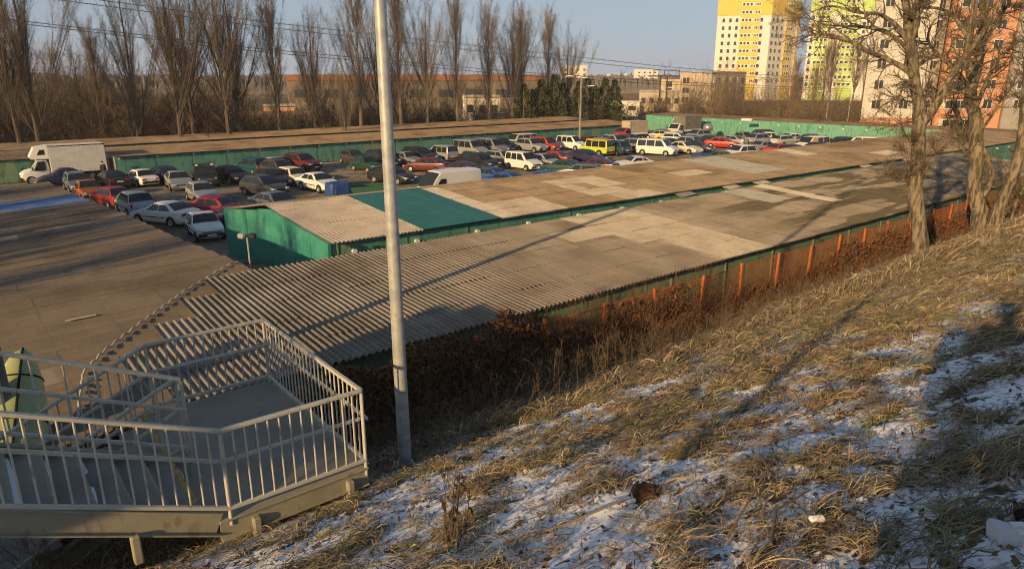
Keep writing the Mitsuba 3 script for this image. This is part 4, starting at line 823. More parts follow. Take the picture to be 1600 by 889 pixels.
# ---------------------------------------------------------------- red post fence with its mesh
fence = thing('fence', 'rusty red fence posts and wire mesh overgrown with dead vines below the slope', 'fence')
VF = 12.6
FU = [2.5 + 2.2 * k for k in range(27)]
POSTM = mikit.ply(cat([cbox(.085, .085, 2.1, .01).apply_translation([0, 0, .78]), cbox(.10, .10, .03, .01).apply_translation([0, 0, 1.83])]))
for u in FU:
    z = float(gz(u, VF)) + .02
    part(fence, 'post', POSTM, UV @ T().translate([u, VF, z]).rotate([1, 0, 0], rng.uniform(-2.5, 2.5)).rotate([0, 1, 0], rng.uniform(-2, 2)), 'm_rust')
for a, b in zip(FU, FU[1:]):
    za, zb = float(gz(a, VF)) + .15, float(gz(b, VF)) + .15
    part(fence, 'top_rail', mikit.ply(bar((a, VF + .05, za + 1.58), (b, VF + .05, zb + 1.58), .035, .04)), UV, 'm_rust')
    n = 26; xs = np.linspace(a, b, n)[:-1]; zz = np.interp(xs, [a, b], [za, zb]); d = (b - a) / (n - 1); h = 1.5
    A_ = np.stack([np.stack([xs, xs * 0 + VF + .04, zz + .08], 1), np.stack([xs + d * 6, xs * 0 + VF + .045, zz + .08 + h], 1)], 1)
    B_ = np.stack([np.stack([xs + d * 6, xs * 0 + VF + .05, zz + .08], 1), np.stack([xs, xs * 0 + VF + .055, zz + .08 + h], 1)], 1)
    Q = np.vstack([A_, B_]); k = part(fence, 'wire_mesh', mikit.ply(tubes(Q, np.full(Q.shape[:2], .0045), 3)), UV, 'm_rust')

# ---------------------------------------------------------------- branching helper
def perp(d):
    r = np.where(np.abs(d[..., 2:]) < .9, [0, 0, 1.0], [1.0, 0, 0]); a = np.cross(d, r); return a / (np.linalg.norm(a, axis=-1, keepdims=True) + 1e-9)
def grow(st, dr_, ln, r0, k, wig, up, rg, taper=.25):
    """polylines from starts along directions, bending upwards by up and wandering by wig"""
    n = len(st); P = np.zeros((n, k, 3)); P[:, 0] = st; d = dr_.copy(); step = ln / (k - 1)
    for q in range(1, k):
        d = d + rg.normal(0, wig, (n, 3)) + np.array([0, 0, up]); d /= np.linalg.norm(d, axis=1, keepdims=True)
        P[:, q] = P[:, q - 1] + d * step[:, None]
    return P, r0[:, None] * np.linspace(1, taper, k)
def spawn(P, R, m, t0, t1, ang, rg, lmul, jit=.35, minr=.004, rmul=.55, flat=0):
    n, k, _ = P.shape; t = rg.uniform(t0, t1, (n, m)) * (k - 1); i = np.minimum(t.astype(int), k - 2); f = t - i; ar = np.arange(n)[:, None]
    st = P[ar, i] * (1 - f[..., None]) + P[ar, i + 1] * f[..., None]; d = P[ar, i + 1] - P[ar, i]; d /= np.linalg.norm(d, axis=-1, keepdims=True) + 1e-9
    a = perp(d); b = np.cross(d, a); g = rg.uniform(0, 2 * np.pi, (n, m, 1)); an = ang * (1 + rg.normal(0, jit, (n, m, 1)))
    nd = d * np.cos(an) + (a * np.cos(g) + b * np.sin(g)) * np.sin(an)
    L = np.linalg.norm(np.diff(P, axis=1), axis=2).sum(1)
    ln = (L[:, None] * lmul * rg.uniform(.55, 1.2, (n, m)) * (1.15 - .5 * t / (k - 1))); r = np.maximum((R[ar, i] * (1 - f) + R[ar, i + 1] * f) * rmul, minr)
    return st.reshape(-1, 3), nd.reshape(-1, 3), ln.ravel(), r.ravel()

# ---------------------------------------------------------------- the two big bare trees on the right
def near_tree(lines, label, seed, dens):
    rg = np.random.default_rng(seed); k = thing('bare_tree', label, 'tree')
    tr, lv = [], []
    for n, l in enumerate(lines):
        l = np.array(l, float); tt = np.linspace(0, len(l) - 1, (len(l) - 1) * 4 + 1)
        from scipy.interpolate import PchipInterpolator
        sm = PchipInterpolator(np.arange(len(l)), l)(tt); sm[:, 3] *= .86; sm[:, :3] += rg.normal(0, 1, (len(tt), 3)) * np.minimum(sm[:, 3:] * .10, .02)
        sides = 12 if l[0, 3] > .15 else 7
        if n == 0 or l[0, 3] > .22: sm[:4, 3] *= np.linspace(1.12, 1.0, 4)
        m = pipe(sm[:, :3], sm[:, 3], sides)
        if sides == 12:
            vn = m.vertices; m.vertices = vn + m.vertex_normals * ((meshkit.fbm(vn * [5, 5, 1.3], 3, seed) - .5) * .09)[:, None]
        if n == 0: put(k + '__trunk', mikit.ply(m, smooth=True), None, 'm_bark')
        else: part(k, 'limb', mikit.ply(m, smooth=True), None, 'm_bark')
        lv.append(sm)
    P1 = []
    for sm in lv:
        idx = np.linspace(0, len(sm) - 1, 9); q = np.stack([np.interp(idx, np.arange(len(sm)), sm[:, c]) for c in range(4)], 1); P1.append(q)
    P1 = np.array(P1); P, R = P1[..., :3], P1[..., 3]
    out = []
    L0 = np.linalg.norm(np.diff(P, axis=1), axis=2).sum(1)
    for q in range(len(P)):
        big = q == 0 or R[q, 0] > .2
        m = int(dens * (32 if big else 25)); st, nd, ln, r = spawn(P[q:q + 1], R[q:q + 1], m, .42 if big else .15, 1, 1.0, rg, .30 if not big else .13)
        r = np.clip(r, .008, .035); a, b = grow(st, nd, np.clip(ln, .5, 2.1), r, 6, .22, .06, rg); out.append(tubes(a, b, 4))
        st, nd, ln, r = spawn(a, b, 8, .1, 1, .85, rg, .5, minr=.006); c, d = grow(st, nd, ln, np.clip(r, .007, .014), 5, .26, .05, rg); out.append(tubes(c, d, 3))
        st, nd, ln, r = spawn(c, d, 5, .1, 1, .8, rg, .55, minr=.0035); e, f = grow(st, nd, ln, np.clip(r, .005, .008), 4, .3, .03, rg); out.append(tubes(e, f, 3))
    put(k + '__twigs', mikit.ply(merge(out)), None, 'm_twig')
    labels[k + '__twigs'] = dict(kind='stuff')
near_tree(TREE_A, 'bare gnarled tree with one straight trunk, left of the two by the fence', 21, 1.0)
near_tree(TREE_B, 'bare tree with several leaning trunks at the right edge by the fence', 22, 1.0)

# ---------------------------------------------------------------- poplars and brush behind the yard
def make_poplar(seed, h, style):
    rg = np.random.default_rng(seed); out, thick = [], []
    col = style == 'c'
    trunk = np.stack([np.cumsum(rg.normal(0, .10, 9)), np.cumsum(rg.normal(0, .10, 9)), np.linspace(0, h, 9)], 1)[None]; trunk[0, 0, :2] = 0
    tr = (.27 * np.linspace(1, .12, 9))[None]; thick.append(tubes(trunk, tr, 7))
    n = 40 if col else 20; t = rg.uniform(.10 if col else .12, .82 if col else .45, n); g = rg.uniform(0, 2 * np.pi, n); an = rg.uniform(.10, .24, n) if col else rg.uniform(.08, .38, n)
    st = np.stack([np.interp(t, np.linspace(0, 1, 9), trunk[0, :, c]) for c in range(3)], 1)
    d = np.stack([np.cos(g) * np.sin(an * 1.7), np.sin(g) * np.sin(an * 1.7), np.cos(an * 1.7)], 1)
    ln = (h * (1 - t) * rg.uniform(.62, .95, n)) if not col else h * (1 - t) * rg.uniform(.35, .8, n) + 1.2
    A, RA = grow(st, d, ln, np.where(rg.random(n) < .35, .09, .05) * (1 if not col else .7), 8, .035, .06, rg, .16); thick.append(tubes(A, RA, 4))
    A2 = np.concatenate([A, trunk[:, 1:]]); RA2 = np.concatenate([RA, tr[:, 1:]])
    st, nd, ln, r = spawn(A2, RA2, 17 if col else 24, .10, 1, .40, rg, .24, rmul=.35); B, RB = grow(st, nd, np.clip(ln, .8, 3.4), np.clip(r, .011, .03), 5, .07, .12, rg); out.append(tubes(B, RB, 3))
    st, nd, ln, r = spawn(B, RB, 10, .1, 1, .45, rg, .6); C, RC = grow(st, nd, np.clip(ln, .4, 1.8), np.clip(r, .0085, .0115), 3, .08, .1, rg); out.append(tubes(C, RC, 3))
    return mikit.ply(merge(thick)), mikit.ply(merge(out))
POPV = {'v': [make_poplar(31, 20, 'v'), make_poplar(32, 20, 'v'), make_poplar(33, 20, 'v')], 'c': [make_poplar(41, 20, 'c'), make_poplar(42, 20, 'c')]}
POPV['s'] = [POPV['v'][1]]
side = ['leftmost', 'second', 'third', 'fourth', 'fifth', 'sixth', 'seventh', 'eighth', 'ninth', 'tenth', 'eleventh', 'twelfth', 'thirteenth', 'fourteenth', 'fifteenth', 'sixteenth', 'seventeenth', 'eighteenth', 'nineteenth', 'twentieth', 'twenty-first', 'twenty-second']
order = sorted(POPLARS, key=lambda p: p[1] / p[2])
for n, (st, x, y, h) in enumerate(order):
    shape = dict(v='spreading', c='slender', s='small')[st]
    k = thing('poplar_tree', '%s bare poplar, %s from the left in the line behind the garages' % (shape, side[n]) if n else 'spreading bare poplar, leftmost in the line behind the garages', 'tree', 'poplars behind the garages')
    a, b = POPV[st][n % len(POPV[st])]; f = h / 20 * 1.02; w = {'c': .95, 'v': .92, 's': .7}[st] * rnd(.9, 1.1)
    M = T().translate([x, y, 0]).rotate([0, 0, 1], rnd(0, 360)).scale([f * w, f * w, f])
    put(k + '__trunk', a, M, 'm_poplar_dark' if n < 9 else 'm_poplar'); put(k + '__crown', b, M, ['m_poplar_dark', 'm_poplar', 'm_poplar_dark'][n % 3] if n < 9 else 'm_poplar'); labels[k + '__crown'] = dict(kind='stuff')
def make_brush(seed, h, w, stems, ang):
    rg = np.random.default_rng(seed); out = []
    g = rg.uniform(0, 2 * np.pi, stems); an = np.abs(rg.normal(0, ang, stems)); rr = w * .25 * np.sqrt(rg.random(stems))
    st = np.stack([rr * np.cos(g), rr * np.sin(g), np.zeros(stems)], 1); d = np.stack([np.cos(g) * np.sin(an), np.sin(g) * np.sin(an), np.cos(an)], 1)
    A, RA = grow(st, d, h * rg.uniform(.55, 1.05, stems), rg.uniform(.025, .06, stems), 7, .07, .05, rg, .2); out.append(tubes(A, RA, 4))
    st, nd, ln, r = spawn(A, RA, 12, .12, 1, .6, rg, .28); B, RB = grow(st, nd, ln, np.clip(r, .014, .024), 4, .12, .06, rg); out.append(tubes(B, RB, 3))
    st, nd, ln, r = spawn(B, RB, 9, .1, 1, .6, rg, .55); C, RC = grow(st, nd, ln, np.clip(r, .011, .015), 3, .12, .05, rg); out.append(tubes(C, RC, 3))
    return mikit.ply(merge(out))
BR = [make_brush(51, 6, 4, 16, .28), make_brush(52, 6, 5, 20, .35), make_brush(53, 6, 3, 14, .22)]
TALL = [make_brush(54, 11, 3, 9, .2), make_brush(55, 11, 4, 12, .26)]
def bush(x, y, s, shapes, m, label, group, name='bare_shrub', cat_='shrub', wide=1.0):
    k = thing(name, label, cat_, group)
    put(k, shapes[rng.integers(len(shapes))], T().translate([x, y, 0]).rotate([0, 0, 1], rnd(0, 360)).scale([s * wide, s * wide, s]), m)
for n in range(84):
    u = rnd(-34, 34); v = rnd(88, 128); p = xy(u, v)
    bush(p[0], p[1], rnd(.75, 1.5), BR, ['m_brush_dark', 'm_brush', 'm_brush_dark'][n % 3], 'bare brown shrub in the thicket under the poplars on the left', 'thicket shrubs under the left poplars', wide=1.35)
for n in range(34):
    u = rnd(-36, 30); p = xy(u, rnd(98, 130))
    bush(p[0], p[1], rnd(.9, 1.35), TALL, 'm_brush_dark', 'thin bare tree in the dark thicket on the left', 'thin trees in the left thicket', 'bare_sapling', 'tree', 1.25)
for n in range(64):
    u = rnd(30, 92); v = rnd(87, 112); p = xy(u, v)
    bush(p[0], p[1], rnd(.45, .95), BR, ['m_brush', 'm_brush_dark'][n % 2], 'low bare shrub behind the brown garage roof, under the middle poplars', 'low shrubs under the middle poplars')
for n in range(26):
    p = xy(rnd(28, 95), rnd(98, 132))
    bush(p[0], p[1], rnd(.6, 1.0), TALL, 'm_brush_dark', 'thin bare tree between the middle poplars and the long hall', 'thin trees in front of the long hall', 'bare_sapling', 'tree', 1.35)
for n, (px_, v) in enumerate([(-21, 88), (-12, 90), (-3, 92), (5, 96), (12, 99), (24, 87), (-30, 89)]):   # pale suckers at the poplar feet
    pass
for n in range(90):
    u = rnd(104, 150); v = rnd(22, 100); p = xy(u, v)
    if p[0] > 52 and p[1] < 122 and v < 60: continue
    big = rnd(0, 1) < .45
    bush(p[0], p[1], rnd(.8, 1.25) * (.85 if v > 62 else 1), TALL if big else BR, ['m_brush', 'm_brush_pale', 'm_brush'][n % 3], 'bare brown tree of the wood behind the pale green wall' if big else 'bare brown shrub of the wood behind the pale green wall', 'trees behind the pale green wall' if big else 'shrubs behind the pale green wall', 'bare_sapling' if big else 'bare_shrub', 'tree' if big else 'shrub', 1.2)
for n, (x, y, h) in enumerate([(93, 215, 19), (98, 222, 22), (106, 224, 21), (110, 226, 18), (88, 224, 15), (84, 200, 13)]):
    k = thing('poplar_tree', 'slender bare poplar in front of the yellow tower', 'tree', 'poplars in front of the towers')
    a, b = POPV['c'][n % 2]; M = T().translate([x, y, 0]).rotate([0, 0, 1], 70 * n).scale([h / 20] * 3)
    put(k + '__trunk', a, M, 'm_brush'); put(k + '__crown', b, M, 'm_brush_pale'); labels[k + '__crown'] = dict(kind='stuff')
# conifers
def make_conifer(seed, h, w):
    rg = np.random.default_rng(seed); n = 2600; z = rg.uniform(.04, 1, n) ** 1.1; r = w * (1 - z) ** .8 * np.sqrt(rg.uniform(.2, 1, n)) * (1 + .25 * np.sin(z * 40 + rg.random(n))); g = rg.uniform(0, 2 * np.pi, n)
    c = np.stack([r * np.cos(g), r * np.sin(g), z * h], 1); s = rg.uniform(.16, .4, n)[:, None]
    o = np.stack([np.cos(g), np.sin(g), rg.uniform(-.1, .5, n)], 1); b = np.cross(o, rg.normal(0, 1, (n, 3)))
    v = np.stack([c, c + o * s + b * s * .35, c + o * s * .9 - b * s * .35], 1).reshape(-1, 3)
    return mikit.ply(trimesh.Trimesh(v, np.arange(3 * n).reshape(-1, 3), process=False))
CON = [make_conifer(61, 8, 2.6), make_conifer(62, 8, 2.2)]
for n, (px_, d, h) in enumerate([(818, 117, 8), (834, 119, 7), (846, 121, 8.6), (866, 122, 9.4), (880, 126, 8), (905, 124, 8.4), (918, 128, 8.8), (930, 126, 7.6), (946, 128, 8.8), (961, 128, 8.6)]):
    a = math.atan((px_ - 800) / 1133); k = thing('conifer', ['dark green narrow conifer among the poplars above the far garages', 'yellowish green conifer among the poplars above the far garages'][n % 2], 'tree', ['dark conifers above the far garages', 'yellowish conifers above the far garages'][n % 2])
    M = T().translate([d * math.sin(a), d * math.cos(a), 0]).rotate([0, 0, 1], 50 * n).scale([h / 8] * 3)
    put(k + '__crown', CON[n % 2], M, 'm_conifer'); put(k + '__trunk', mikit.ply(pipe([(0, 0, 0), (0, 0, 7)], [.14, .03], 6)), M, 'm_bark'); labels[k + '__crown'] = dict(kind='stuff')

# ---------------------------------------------------------------- buildings
def prism(poly, z0, z1):
    from shapely.geometry import Polygon
    m = trimesh.creation.extrude_polygon(Polygon(poly), z1 - z0, engine='earcut'); m.apply_translation([0, 0, z0]); return m
def on_face(p, q, s, z, w, h, d=.12, out=.0):
    """transform of a unit cube set on the wall from p to q: centre s metres along, z up"""
    p, q = np.array(p), np.array(q); e = (q - p) / np.linalg.norm(q - p); ang = math.degrees(math.atan2(e[1], e[0])); c = p + e * s
    n = np.array([e[1], -e[0]]); c = c + n * out
    return T().translate([c[0], c[1], z]).rotate([0, 0, 1], ang).scale([w, d, h])
def windows(key, p, q, cols, zs, w, h, frame=True, bal=None):
    for z in zs:
        for s in cols:
            k = part(key, 'window', CUBE, on_face(p, q, s, z, w, h, .16), 'm_white' if frame else 'm_glass_far')
            if frame:
                for o in (-w * .24, w * .24): part(k, 'pane', CUBE, on_face(p, q, s + o, z, w * .40, h * .84, .06, .09), 'm_glass_far')
mat('m_hall', proc(wear((.16, .13, .10), (.25, .20, .155), .5, (.1, .085, .07), .8, .12)), .9, .1)
mat('m_glass_far', (.05, .055, .065), .12, .6)
for n_, c0, c1 in [('cream_wall', (.74, .68, .57), (.80, .74, .63)), ('yellow_wall', (.80, .55, .12), (.85, .60, .16)), ('white_wall', (.78, .73, .67), (.82, .78, .72)), ('lime_wall', (.50, .68, .20), (.56, .72, .25)), ('orange_wall', (.68, .34, .20), (.72, .38, .24)), ('grey_wall', (.40, .37, .34), (.45, .42, .39)), ('tan_wall', (.50, .42, .32), (.56, .48, .37)), ('red_roof', (.25, .115, .075), (.30, .14, .09)), ('blue_wall', (.35, .41, .5), (.4, .46, .55))]:
    mat('m_' + n_, proc(wear(c0, c1, .62, tuple(float(x) * .7 for x in c0), .35, .25)), .85, .2)
def tower(label, a, b, c, h, wall, accent, fl, z0, cols1, cols2, strip1, strip2, head):
    k = thing('tower_block', label, 'building'); a, b, c = map(np.array, (a, b, c)); d = a + c - b
    put(k + '__walls', mikit.ply(prism([a, b, c, d], 0, h)), None, wall)
    e1, e2 = np.linalg.norm(b - a), np.linalg.norm(c - b)
    part(k, 'top_band', CUBE, on_face(a, b, e1 / 2, h - 2.9, e1 + .3, 6.0, .3, .06), accent); part(k, 'top_band', CUBE, on_face(b, c, e2 / 2, h - 2.9, e2 + .3, 6.0, .3, .06), accent)
    part(k, 'roof_house', mikit.ply(prism([a * .75 + b * .25, a * .1 + b * .9, b * .5 + c * .5, (a * .75 + b * .25) + (c - b) * .5], h - .1, h + 4.6)), None, accent)
    zs = [h - 1.9 - fl * n for n in range(int((h - z0) / fl))]
    for s0, w in strip1: part(k, 'colour_strip', CUBE, on_face(a, b, s0, h / 2, w, h, .3, .08), accent)
    for s0, w in strip2: part(k, 'colour_strip', CUBE, on_face(b, c, s0, h / 2, w, h, .3, .08), accent)
    for z in zs:
        for s0, w in strip1 + strip2:
            if w < 2: continue
            pq = (a, b) if (s0, w) in strip1 else (b, c)
            bl = part(k, 'balcony', CUBE, on_face(*pq, s0, z, w * .92, 1.35, .5, .12), 'm_white_wall')
            for o in (-.32, -.05, .22): part(bl, 'pane', CUBE, on_face(*pq, s0 + o * w, z, w * .17, .9, .56, .15), 'm_glass_far')
        for s in cols1: part(k, 'window', CUBE, on_face(a, b, s, z, .95, 1.35, .18, .1), 'm_glass_far')
        for s in cols2: part(k, 'window', CUBE, on_face(b, c, s, z, .95, 1.35, .18, .1), 'm_glass_far')
    return k
tower('tall yellow and white tower block in the distance, left of the lime green one', (81.2, 293), (100.4, 287.3), (117.0, 301.0), 38.0, 'm_white_wall', 'm_yellow_wall', 2.85, 5, [2.4, 4.9, 7.4, 16.6], [1.6, 4.6, 8.0], [(11.2, 5.0), (15.0, 2.2)], [(13.6, 6.0), (20.2, 1.6)], 0)
tower('tall lime green and white tower block behind the bare tree branches', (119.4, 297), (141, 290), (159, 303), 39.5, 'm_white_wall', 'm_lime_wall', 2.85, 5, [1.2, 12.0, 20], [3, 8], [(5.2, 5.6), (15.5, 6.5)], [(14, 8)], 0)
k = thing('tower_block', 'pale blue grey tower sliver between the yellow and lime towers', 'building')
put(k + '__walls', mikit.ply(box(118, 127, 330, 345, 0, 32)), None, 'm_blue_wall')
for n in range(8): part(k, 'window', CUBE, on_face((118, 330), (127, 330), 5.6, 29 - n * 2.9, 1.6, 1.5, .2, .1), 'm_glass_far')
# the near apartment block on the right
k = thing('apartment_block', 'apartment block with white and orange walls behind the bare trees on the right', 'building')
Wp, Wq = (55.9, 114.5), (66.6, 116.0)
put(k + '__white_wing', mikit.ply(prism([Wp, Wq, (73, 128), (62.0, 127)], 0, 26)), None, 'm_cream_wall')
put(k + '__grey_wing', mikit.ply(prism([(66.6, 117.4), (69.4, 118.1), (75, 130), (70, 129)], 0, 27)), None, 'm_grey_wall')
Op, Oq = (68.9, 116.0), (80.2, 117.5)
put(k + '__orange_wing', mikit.ply(prism([Op, Oq, (85, 130), (75, 129)], 0, 27)), None, 'm_orange_wall')
Gp, Gq = (80.1, 116.6), (98, 118.5)
put(k + '__end_wing', mikit.ply(prism([Gp, Gq, (100, 131), (86, 130)], 0, 27)), None, 'm_grey_wall')
part(k, 'plinth', CUBE, on_face(Wp, Wq, 5.07, 1.4, 10.2, 2.8, .2, .06), 'm_orange_wall')
zs = [4.9 + 3.05 * n for n in range(7)]
windows(k, Wp, Wq, [2.3, 7.1], zs, 1.6, 1.5); windows(k, Wp, Wq, [2.7], [2.0], 1.7, 1.0)
windows(k, (66.6, 117.4), (69.4, 118.1), [1.4], zs, 1.2, 1.5)
for z in zs + [1.9]:
    b_ = part(k, 'balcony', CUBE, on_face(Op, Oq, 3.3, z - .05, 5.2, 1.5, .9, .3), 'm_white')
    for o in (-1.95, -.65, .65, 1.95): part(b_, 'pane', CUBE, on_face(Op, Oq, 3.3 + o, z, 1.15, 1.15, .1, .77), 'm_glass_far')
    part(k, 'balcony_front', CUBE, on_face(Op, Oq, 3.3, z - 1.42, 5.3, 1.2, 1.0, .3), 'm_orange_wall')
windows(k, Op, Oq, [8.7], zs, 1.7, 1.6)
windows(k, Gp, Gq, [2.2, 5.6, 9.0], zs, 1.5, 1.5)
# brick office block
k = thing('office_building', 'three storey pale brown office building beyond the far green wall', 'building')
a, b, c = (52, 224), (59, 214.3), (74, 229.5)
put(k + '__walls', mikit.ply(prism([a, b, c, (67, 239.2)], 0, 10.3)), None, 'm_tan_wall')
put(k + '__side_wing', mikit.ply(prism([(46.5, 226), (52, 223), (60, 236), (54, 240)], 0, 8.4)), None, 'm_tan_wall')
part(k, 'parapet', mikit.ply(prism([np.array(a) + (-.2, 0), np.array(b) + (0, -.3), np.array(c) + (.3, 0), (67, 239.5)], 10.3, 10.7)), None, 'm_grey_wall')
for z in (2.4, 5.2, 8.1):
    for n in range(8): part(k, 'window', CUBE, on_face(b, c, 1.9 + n * 2.45, z, 1.3, 1.7, .2, .05), 'm_glass_far' if n % 2 else 'm_white')
    for s in (1.8, 3.2): part(k, 'window', CUBE, on_face(a, b, s, z, 1.0, 1.6, .2, .05), 'm_glass_far')
for z in (5.0, 7.0): part(k, 'window', CUBE, on_face((46.5, 226), (52, 223), 2.6, z, 2.0, 1.6, .2, .05), 'm_glass_far')
def low_building(label, p, q, depth, h, wall, roof=None, rh=.8, wins=0, cat_='building'):
    k = thing('low_building', label, cat_); p, q = np.array(p), np.array(q); e = (q - p) / np.linalg.norm(q - p); n = np.array([-e[1], e[0]]); L = np.linalg.norm(q - p)
    put(k + '__walls', mikit.ply(prism([p, q, q + n * depth, p + n * depth], 0, h)), None, wall)
    if roof: put(k + '__roof', mikit.ply(prism([p - n * .4, q - n * .4, q + n * (depth + .4), p + n * (depth + .4)], h, h + rh)), None, roof)
    for i in range(wins): part(k, 'window', CUBE, on_face(p, q, L * (i + .5) / wins, h * .55, L / wins * .5, h * .28, .2, .04), 'm_glass_far')
    return k
low_building('long industrial hall with an orange red roof behind the poplars', (-66, 212), (10, 217), 24, 8.1, 'm_hall', 'm_red_roof', 1.7, 9)
low_building('low beige building left of the office building', (35, 198), (46, 196), 12, 5.2, 'm_tan_wall', 'm_grey_wall', .3, 5)
low_building('low cream shed under the office building', (24, 176), (31, 174), 6, 3.4, 'm_cream_wall', None, 0, 2)
low_building('pale yellow shed between the poplar trunks in the middle', (-10, 150), (-2.5, 151), 6, 5.0, 'm_cream_wall', 'm_grey_wall', .4, 3)
low_building('small orange lit shed between the poplar feet on the left', (-52, 150), (-46, 152), 5, 3.2, 'm_orange_wall', 'm_grey_wall', .3, 1)
low_building('small cream kiosk at the foot of the middle poplars', (-4.5, 128), (-1.2, 128.5), 3, 2.7, 'm_cream_wall', 'm_grey_wall', .2, 1)
low_building('long grey concrete wall behind the left poplars', (-62, 140), (-12, 150), .4, 2.6, 'm_hall', None, 0, 0)
for n, (px_, d, w, h, lab) in enumerate([(898, 700, 24, 20, 'white distant block just right of the poplars'), (1011, 900, 26, 18, 'white slab block on the distant skyline left of the pylon'), (975, 1200, 50, 14, 'grey distant building on the skyline')]):
    a = math.atan((px_ - 800) / 1133); x, y = d * math.sin(a), d * math.cos(a)
    k = thing('distant_building', lab, 'building'); put(k + '__walls', mikit.ply(box(x - w / 2, x + w / 2, y, y + 20, 0, h)), None, 'm_white_wall')
    for i in range(4):
        for j in range(3): part(k, 'window', CUBE, on_face((x - w / 2, y), (x + w / 2, y), w * (i + .5) / 4, h * (.35 + .22 * j), w * .08, h * .09, .5, .1), 'm_glass_far')
# far woods on the skyline
ms = []
for d, hh, sd in ((420, 8.5, 1), (650, 10, 2), (1000, 13, 3)):
    ang = np.radians(np.arange(-52, 52, .12)); top = hh * (.7 + .45 * meshkit.fbm(np.stack([ang * 160, ang * 0 + sd, ang * 0], -1), 3, sd) + .25 * (meshkit.noise(np.stack([ang * 900, ang * 0 + sd, ang * 0], -1), sd) - .5))
    rows = [np.stack([np.sin(ang) * (d + o), np.cos(ang) * (d + o), z * top], 1) for o, z in ((0, 0), (4, .6), (14, 1), (40, .9), (60, 0))]
    v = np.vstack(rows); n = len(ang); i, j = np.meshgrid(np.arange(4), np.arange(n - 1), indexing='ij'); ms.append((v, quads_to_tris(np.stack([i * n + j, i * n + j + 1, (i + 1) * n + j + 1, (i + 1) * n + j], -1))))
stuff('distant_woods', 'bare brown woods along the horizon', 'woods', mikit.ply(merge(ms), 'm_woods'))

# ---------------------------------------------------------------- lamp posts, pylon, wires, goals
def yard_lamp(name, label, x, y, h, heads, r=.09, m='m_concrete'):
    k = thing(name, label, 'lamp post')
    put(k + '__pole', mikit.ply(pipe([(0, 0, 0), (0, 0, h)], [r * 1.3, r * .8], 8)), T().translate([x, y, 0]), m)
    for dx, dz, l in heads:
        part(k, 'arm', mikit.ply(pipe([(0, 0, h + dz - .25), (dx * .5, 0, h + dz), (dx, 0, h + dz + .05)], .035, 5)), T().translate([x, y, 0]), m)
        part(k, 'lamp_head', mikit.ply(cbox(l, .3, .14, .05)), T().translate([x + dx, y, h + dz + .03]), 'm_white')
yard_lamp('lamp_post', 'concrete lamp post with several floodlights standing among the parked cars', 8.8, 92.0, 9.2, [(-1.5, .0, .9), (-.5, .2, .6), (.4, -.2, .8), (1.3, -1.2, .8)], .13)
yard_lamp('lamp_post', 'concrete lamp post behind the far green wall, arm to the left', 51.6, 117.1, 6.9, [(-1.6, 0, .7)], .11)
yard_lamp('lamp_post', 'thin grey lamp post close left of the white apartment wing', 53.4, 113.4, 6.6, [(.3, 0, .3)], .07, 'm_galv')
yard_lamp('lamp_post', 'thin wooden pole in front of the thicket on the left', -47.3, 92.6, 6.6, [(.15, -.4, .25)], .09)
yard_lamp('lamp_post', 'slim pole with a white bracket among the poplars left of the big lamp post', -24.8, 105.1, 6.8, [(1.3, 0, .6)], .07, 'm_pole_dark')
yard_lamp('lamp_post', 'dark slim pole among the middle poplars', -6.9, 110, 7.4, [(.2, 0, .3)], .07, 'm_pole_dark')
yard_lamp('lamp_post', 'dark slim pole just left of the floodlight post', 10.7, 124.5, 7.2, [(.2, 0, .3)], .08, 'm_pole_dark')
k = thing('pylon', 'brown twin legged power pylon with a flat cross arm', 'pylon')
for s in (-.85, .85): part(k, 'leg', mikit.ply(pipe([(s, 0, 0), (s * .9, 0, 9.4)], [.22, .15], 8)), T().translate([34.9, 166.4, 0]), 'm_brush_dark')
part(k, 'cross_arm', mikit.ply(bar((-3.6, 0, 9.3), (3.6, 0, 9.3), .25, .3)), T().translate([34.9, 166.4, 0]), 'm_brush_dark')
part(k, 'cross_arm', mikit.ply(bar((-2.6, 0, 10.6), (3.6, 0, 10.6), .14, .14)), T().translate([34.9, 166.4, 0]), 'm_brush_dark')
for s in (-2.4, 0, 3.5): part(k, 'strut', mikit.ply(bar((s, 0, 9.4), (s, 0, 10.6), .12, .12)), T().translate([34.9, 166.4, 0]), 'm_brush_dark')
def wire(label, pts, sag, r=.05):
    k = thing('power_line', label, 'cable', 'overhead power lines'); out = []
    for a, b in zip(pts, pts[1:]):
        t_ = np.linspace(0, 1, 24)[:, None]; p = np.array(a) * (1 - t_) + np.array(b) * t_; p[:, 2] -= 4 * sag * (t_ * (1 - t_))[:, 0]; out.append(p)
    put(k, mikit.ply(pipe(np.vstack(out), r, 4)), None, 'm_dark')
WIRES = [('upper wire of the upper pair of overhead lines', [(-63.2, 86.5, 19.6), (-37.2, 107.6, 16.9), (0.0, 137.7, 14.0), (34.3, 165.5, 11.4), (104.0, 221.9, 7.7)], 0.0), ('lower wire of the upper pair of overhead lines', [(-63.3, 86.4, 19.0), (-37.2, 107.5, 16.2), (0.0, 137.7, 13.1), (34.4, 165.5, 10.6), (104.1, 222.0, 7.0)], 0.0), ('upper wire of the lower pair of overhead lines', [(-63.7, 86.1, 16.1), (-37.5, 107.3, 13.1), (0.0, 137.7, 10.1), (34.6, 165.7, 8.1), (104.5, 222.3, 5.5)], 0.0), ('lower wire of the lower pair of overhead lines', [(-63.8, 86.0, 15.8), (-37.5, 107.3, 12.7), (0.0, 137.7, 9.5), (34.6, 165.7, 7.5), (104.6, 222.4, 4.9)], 0.0)]
for lab, pts, sag in WIRES: wire(lab, pts, sag)
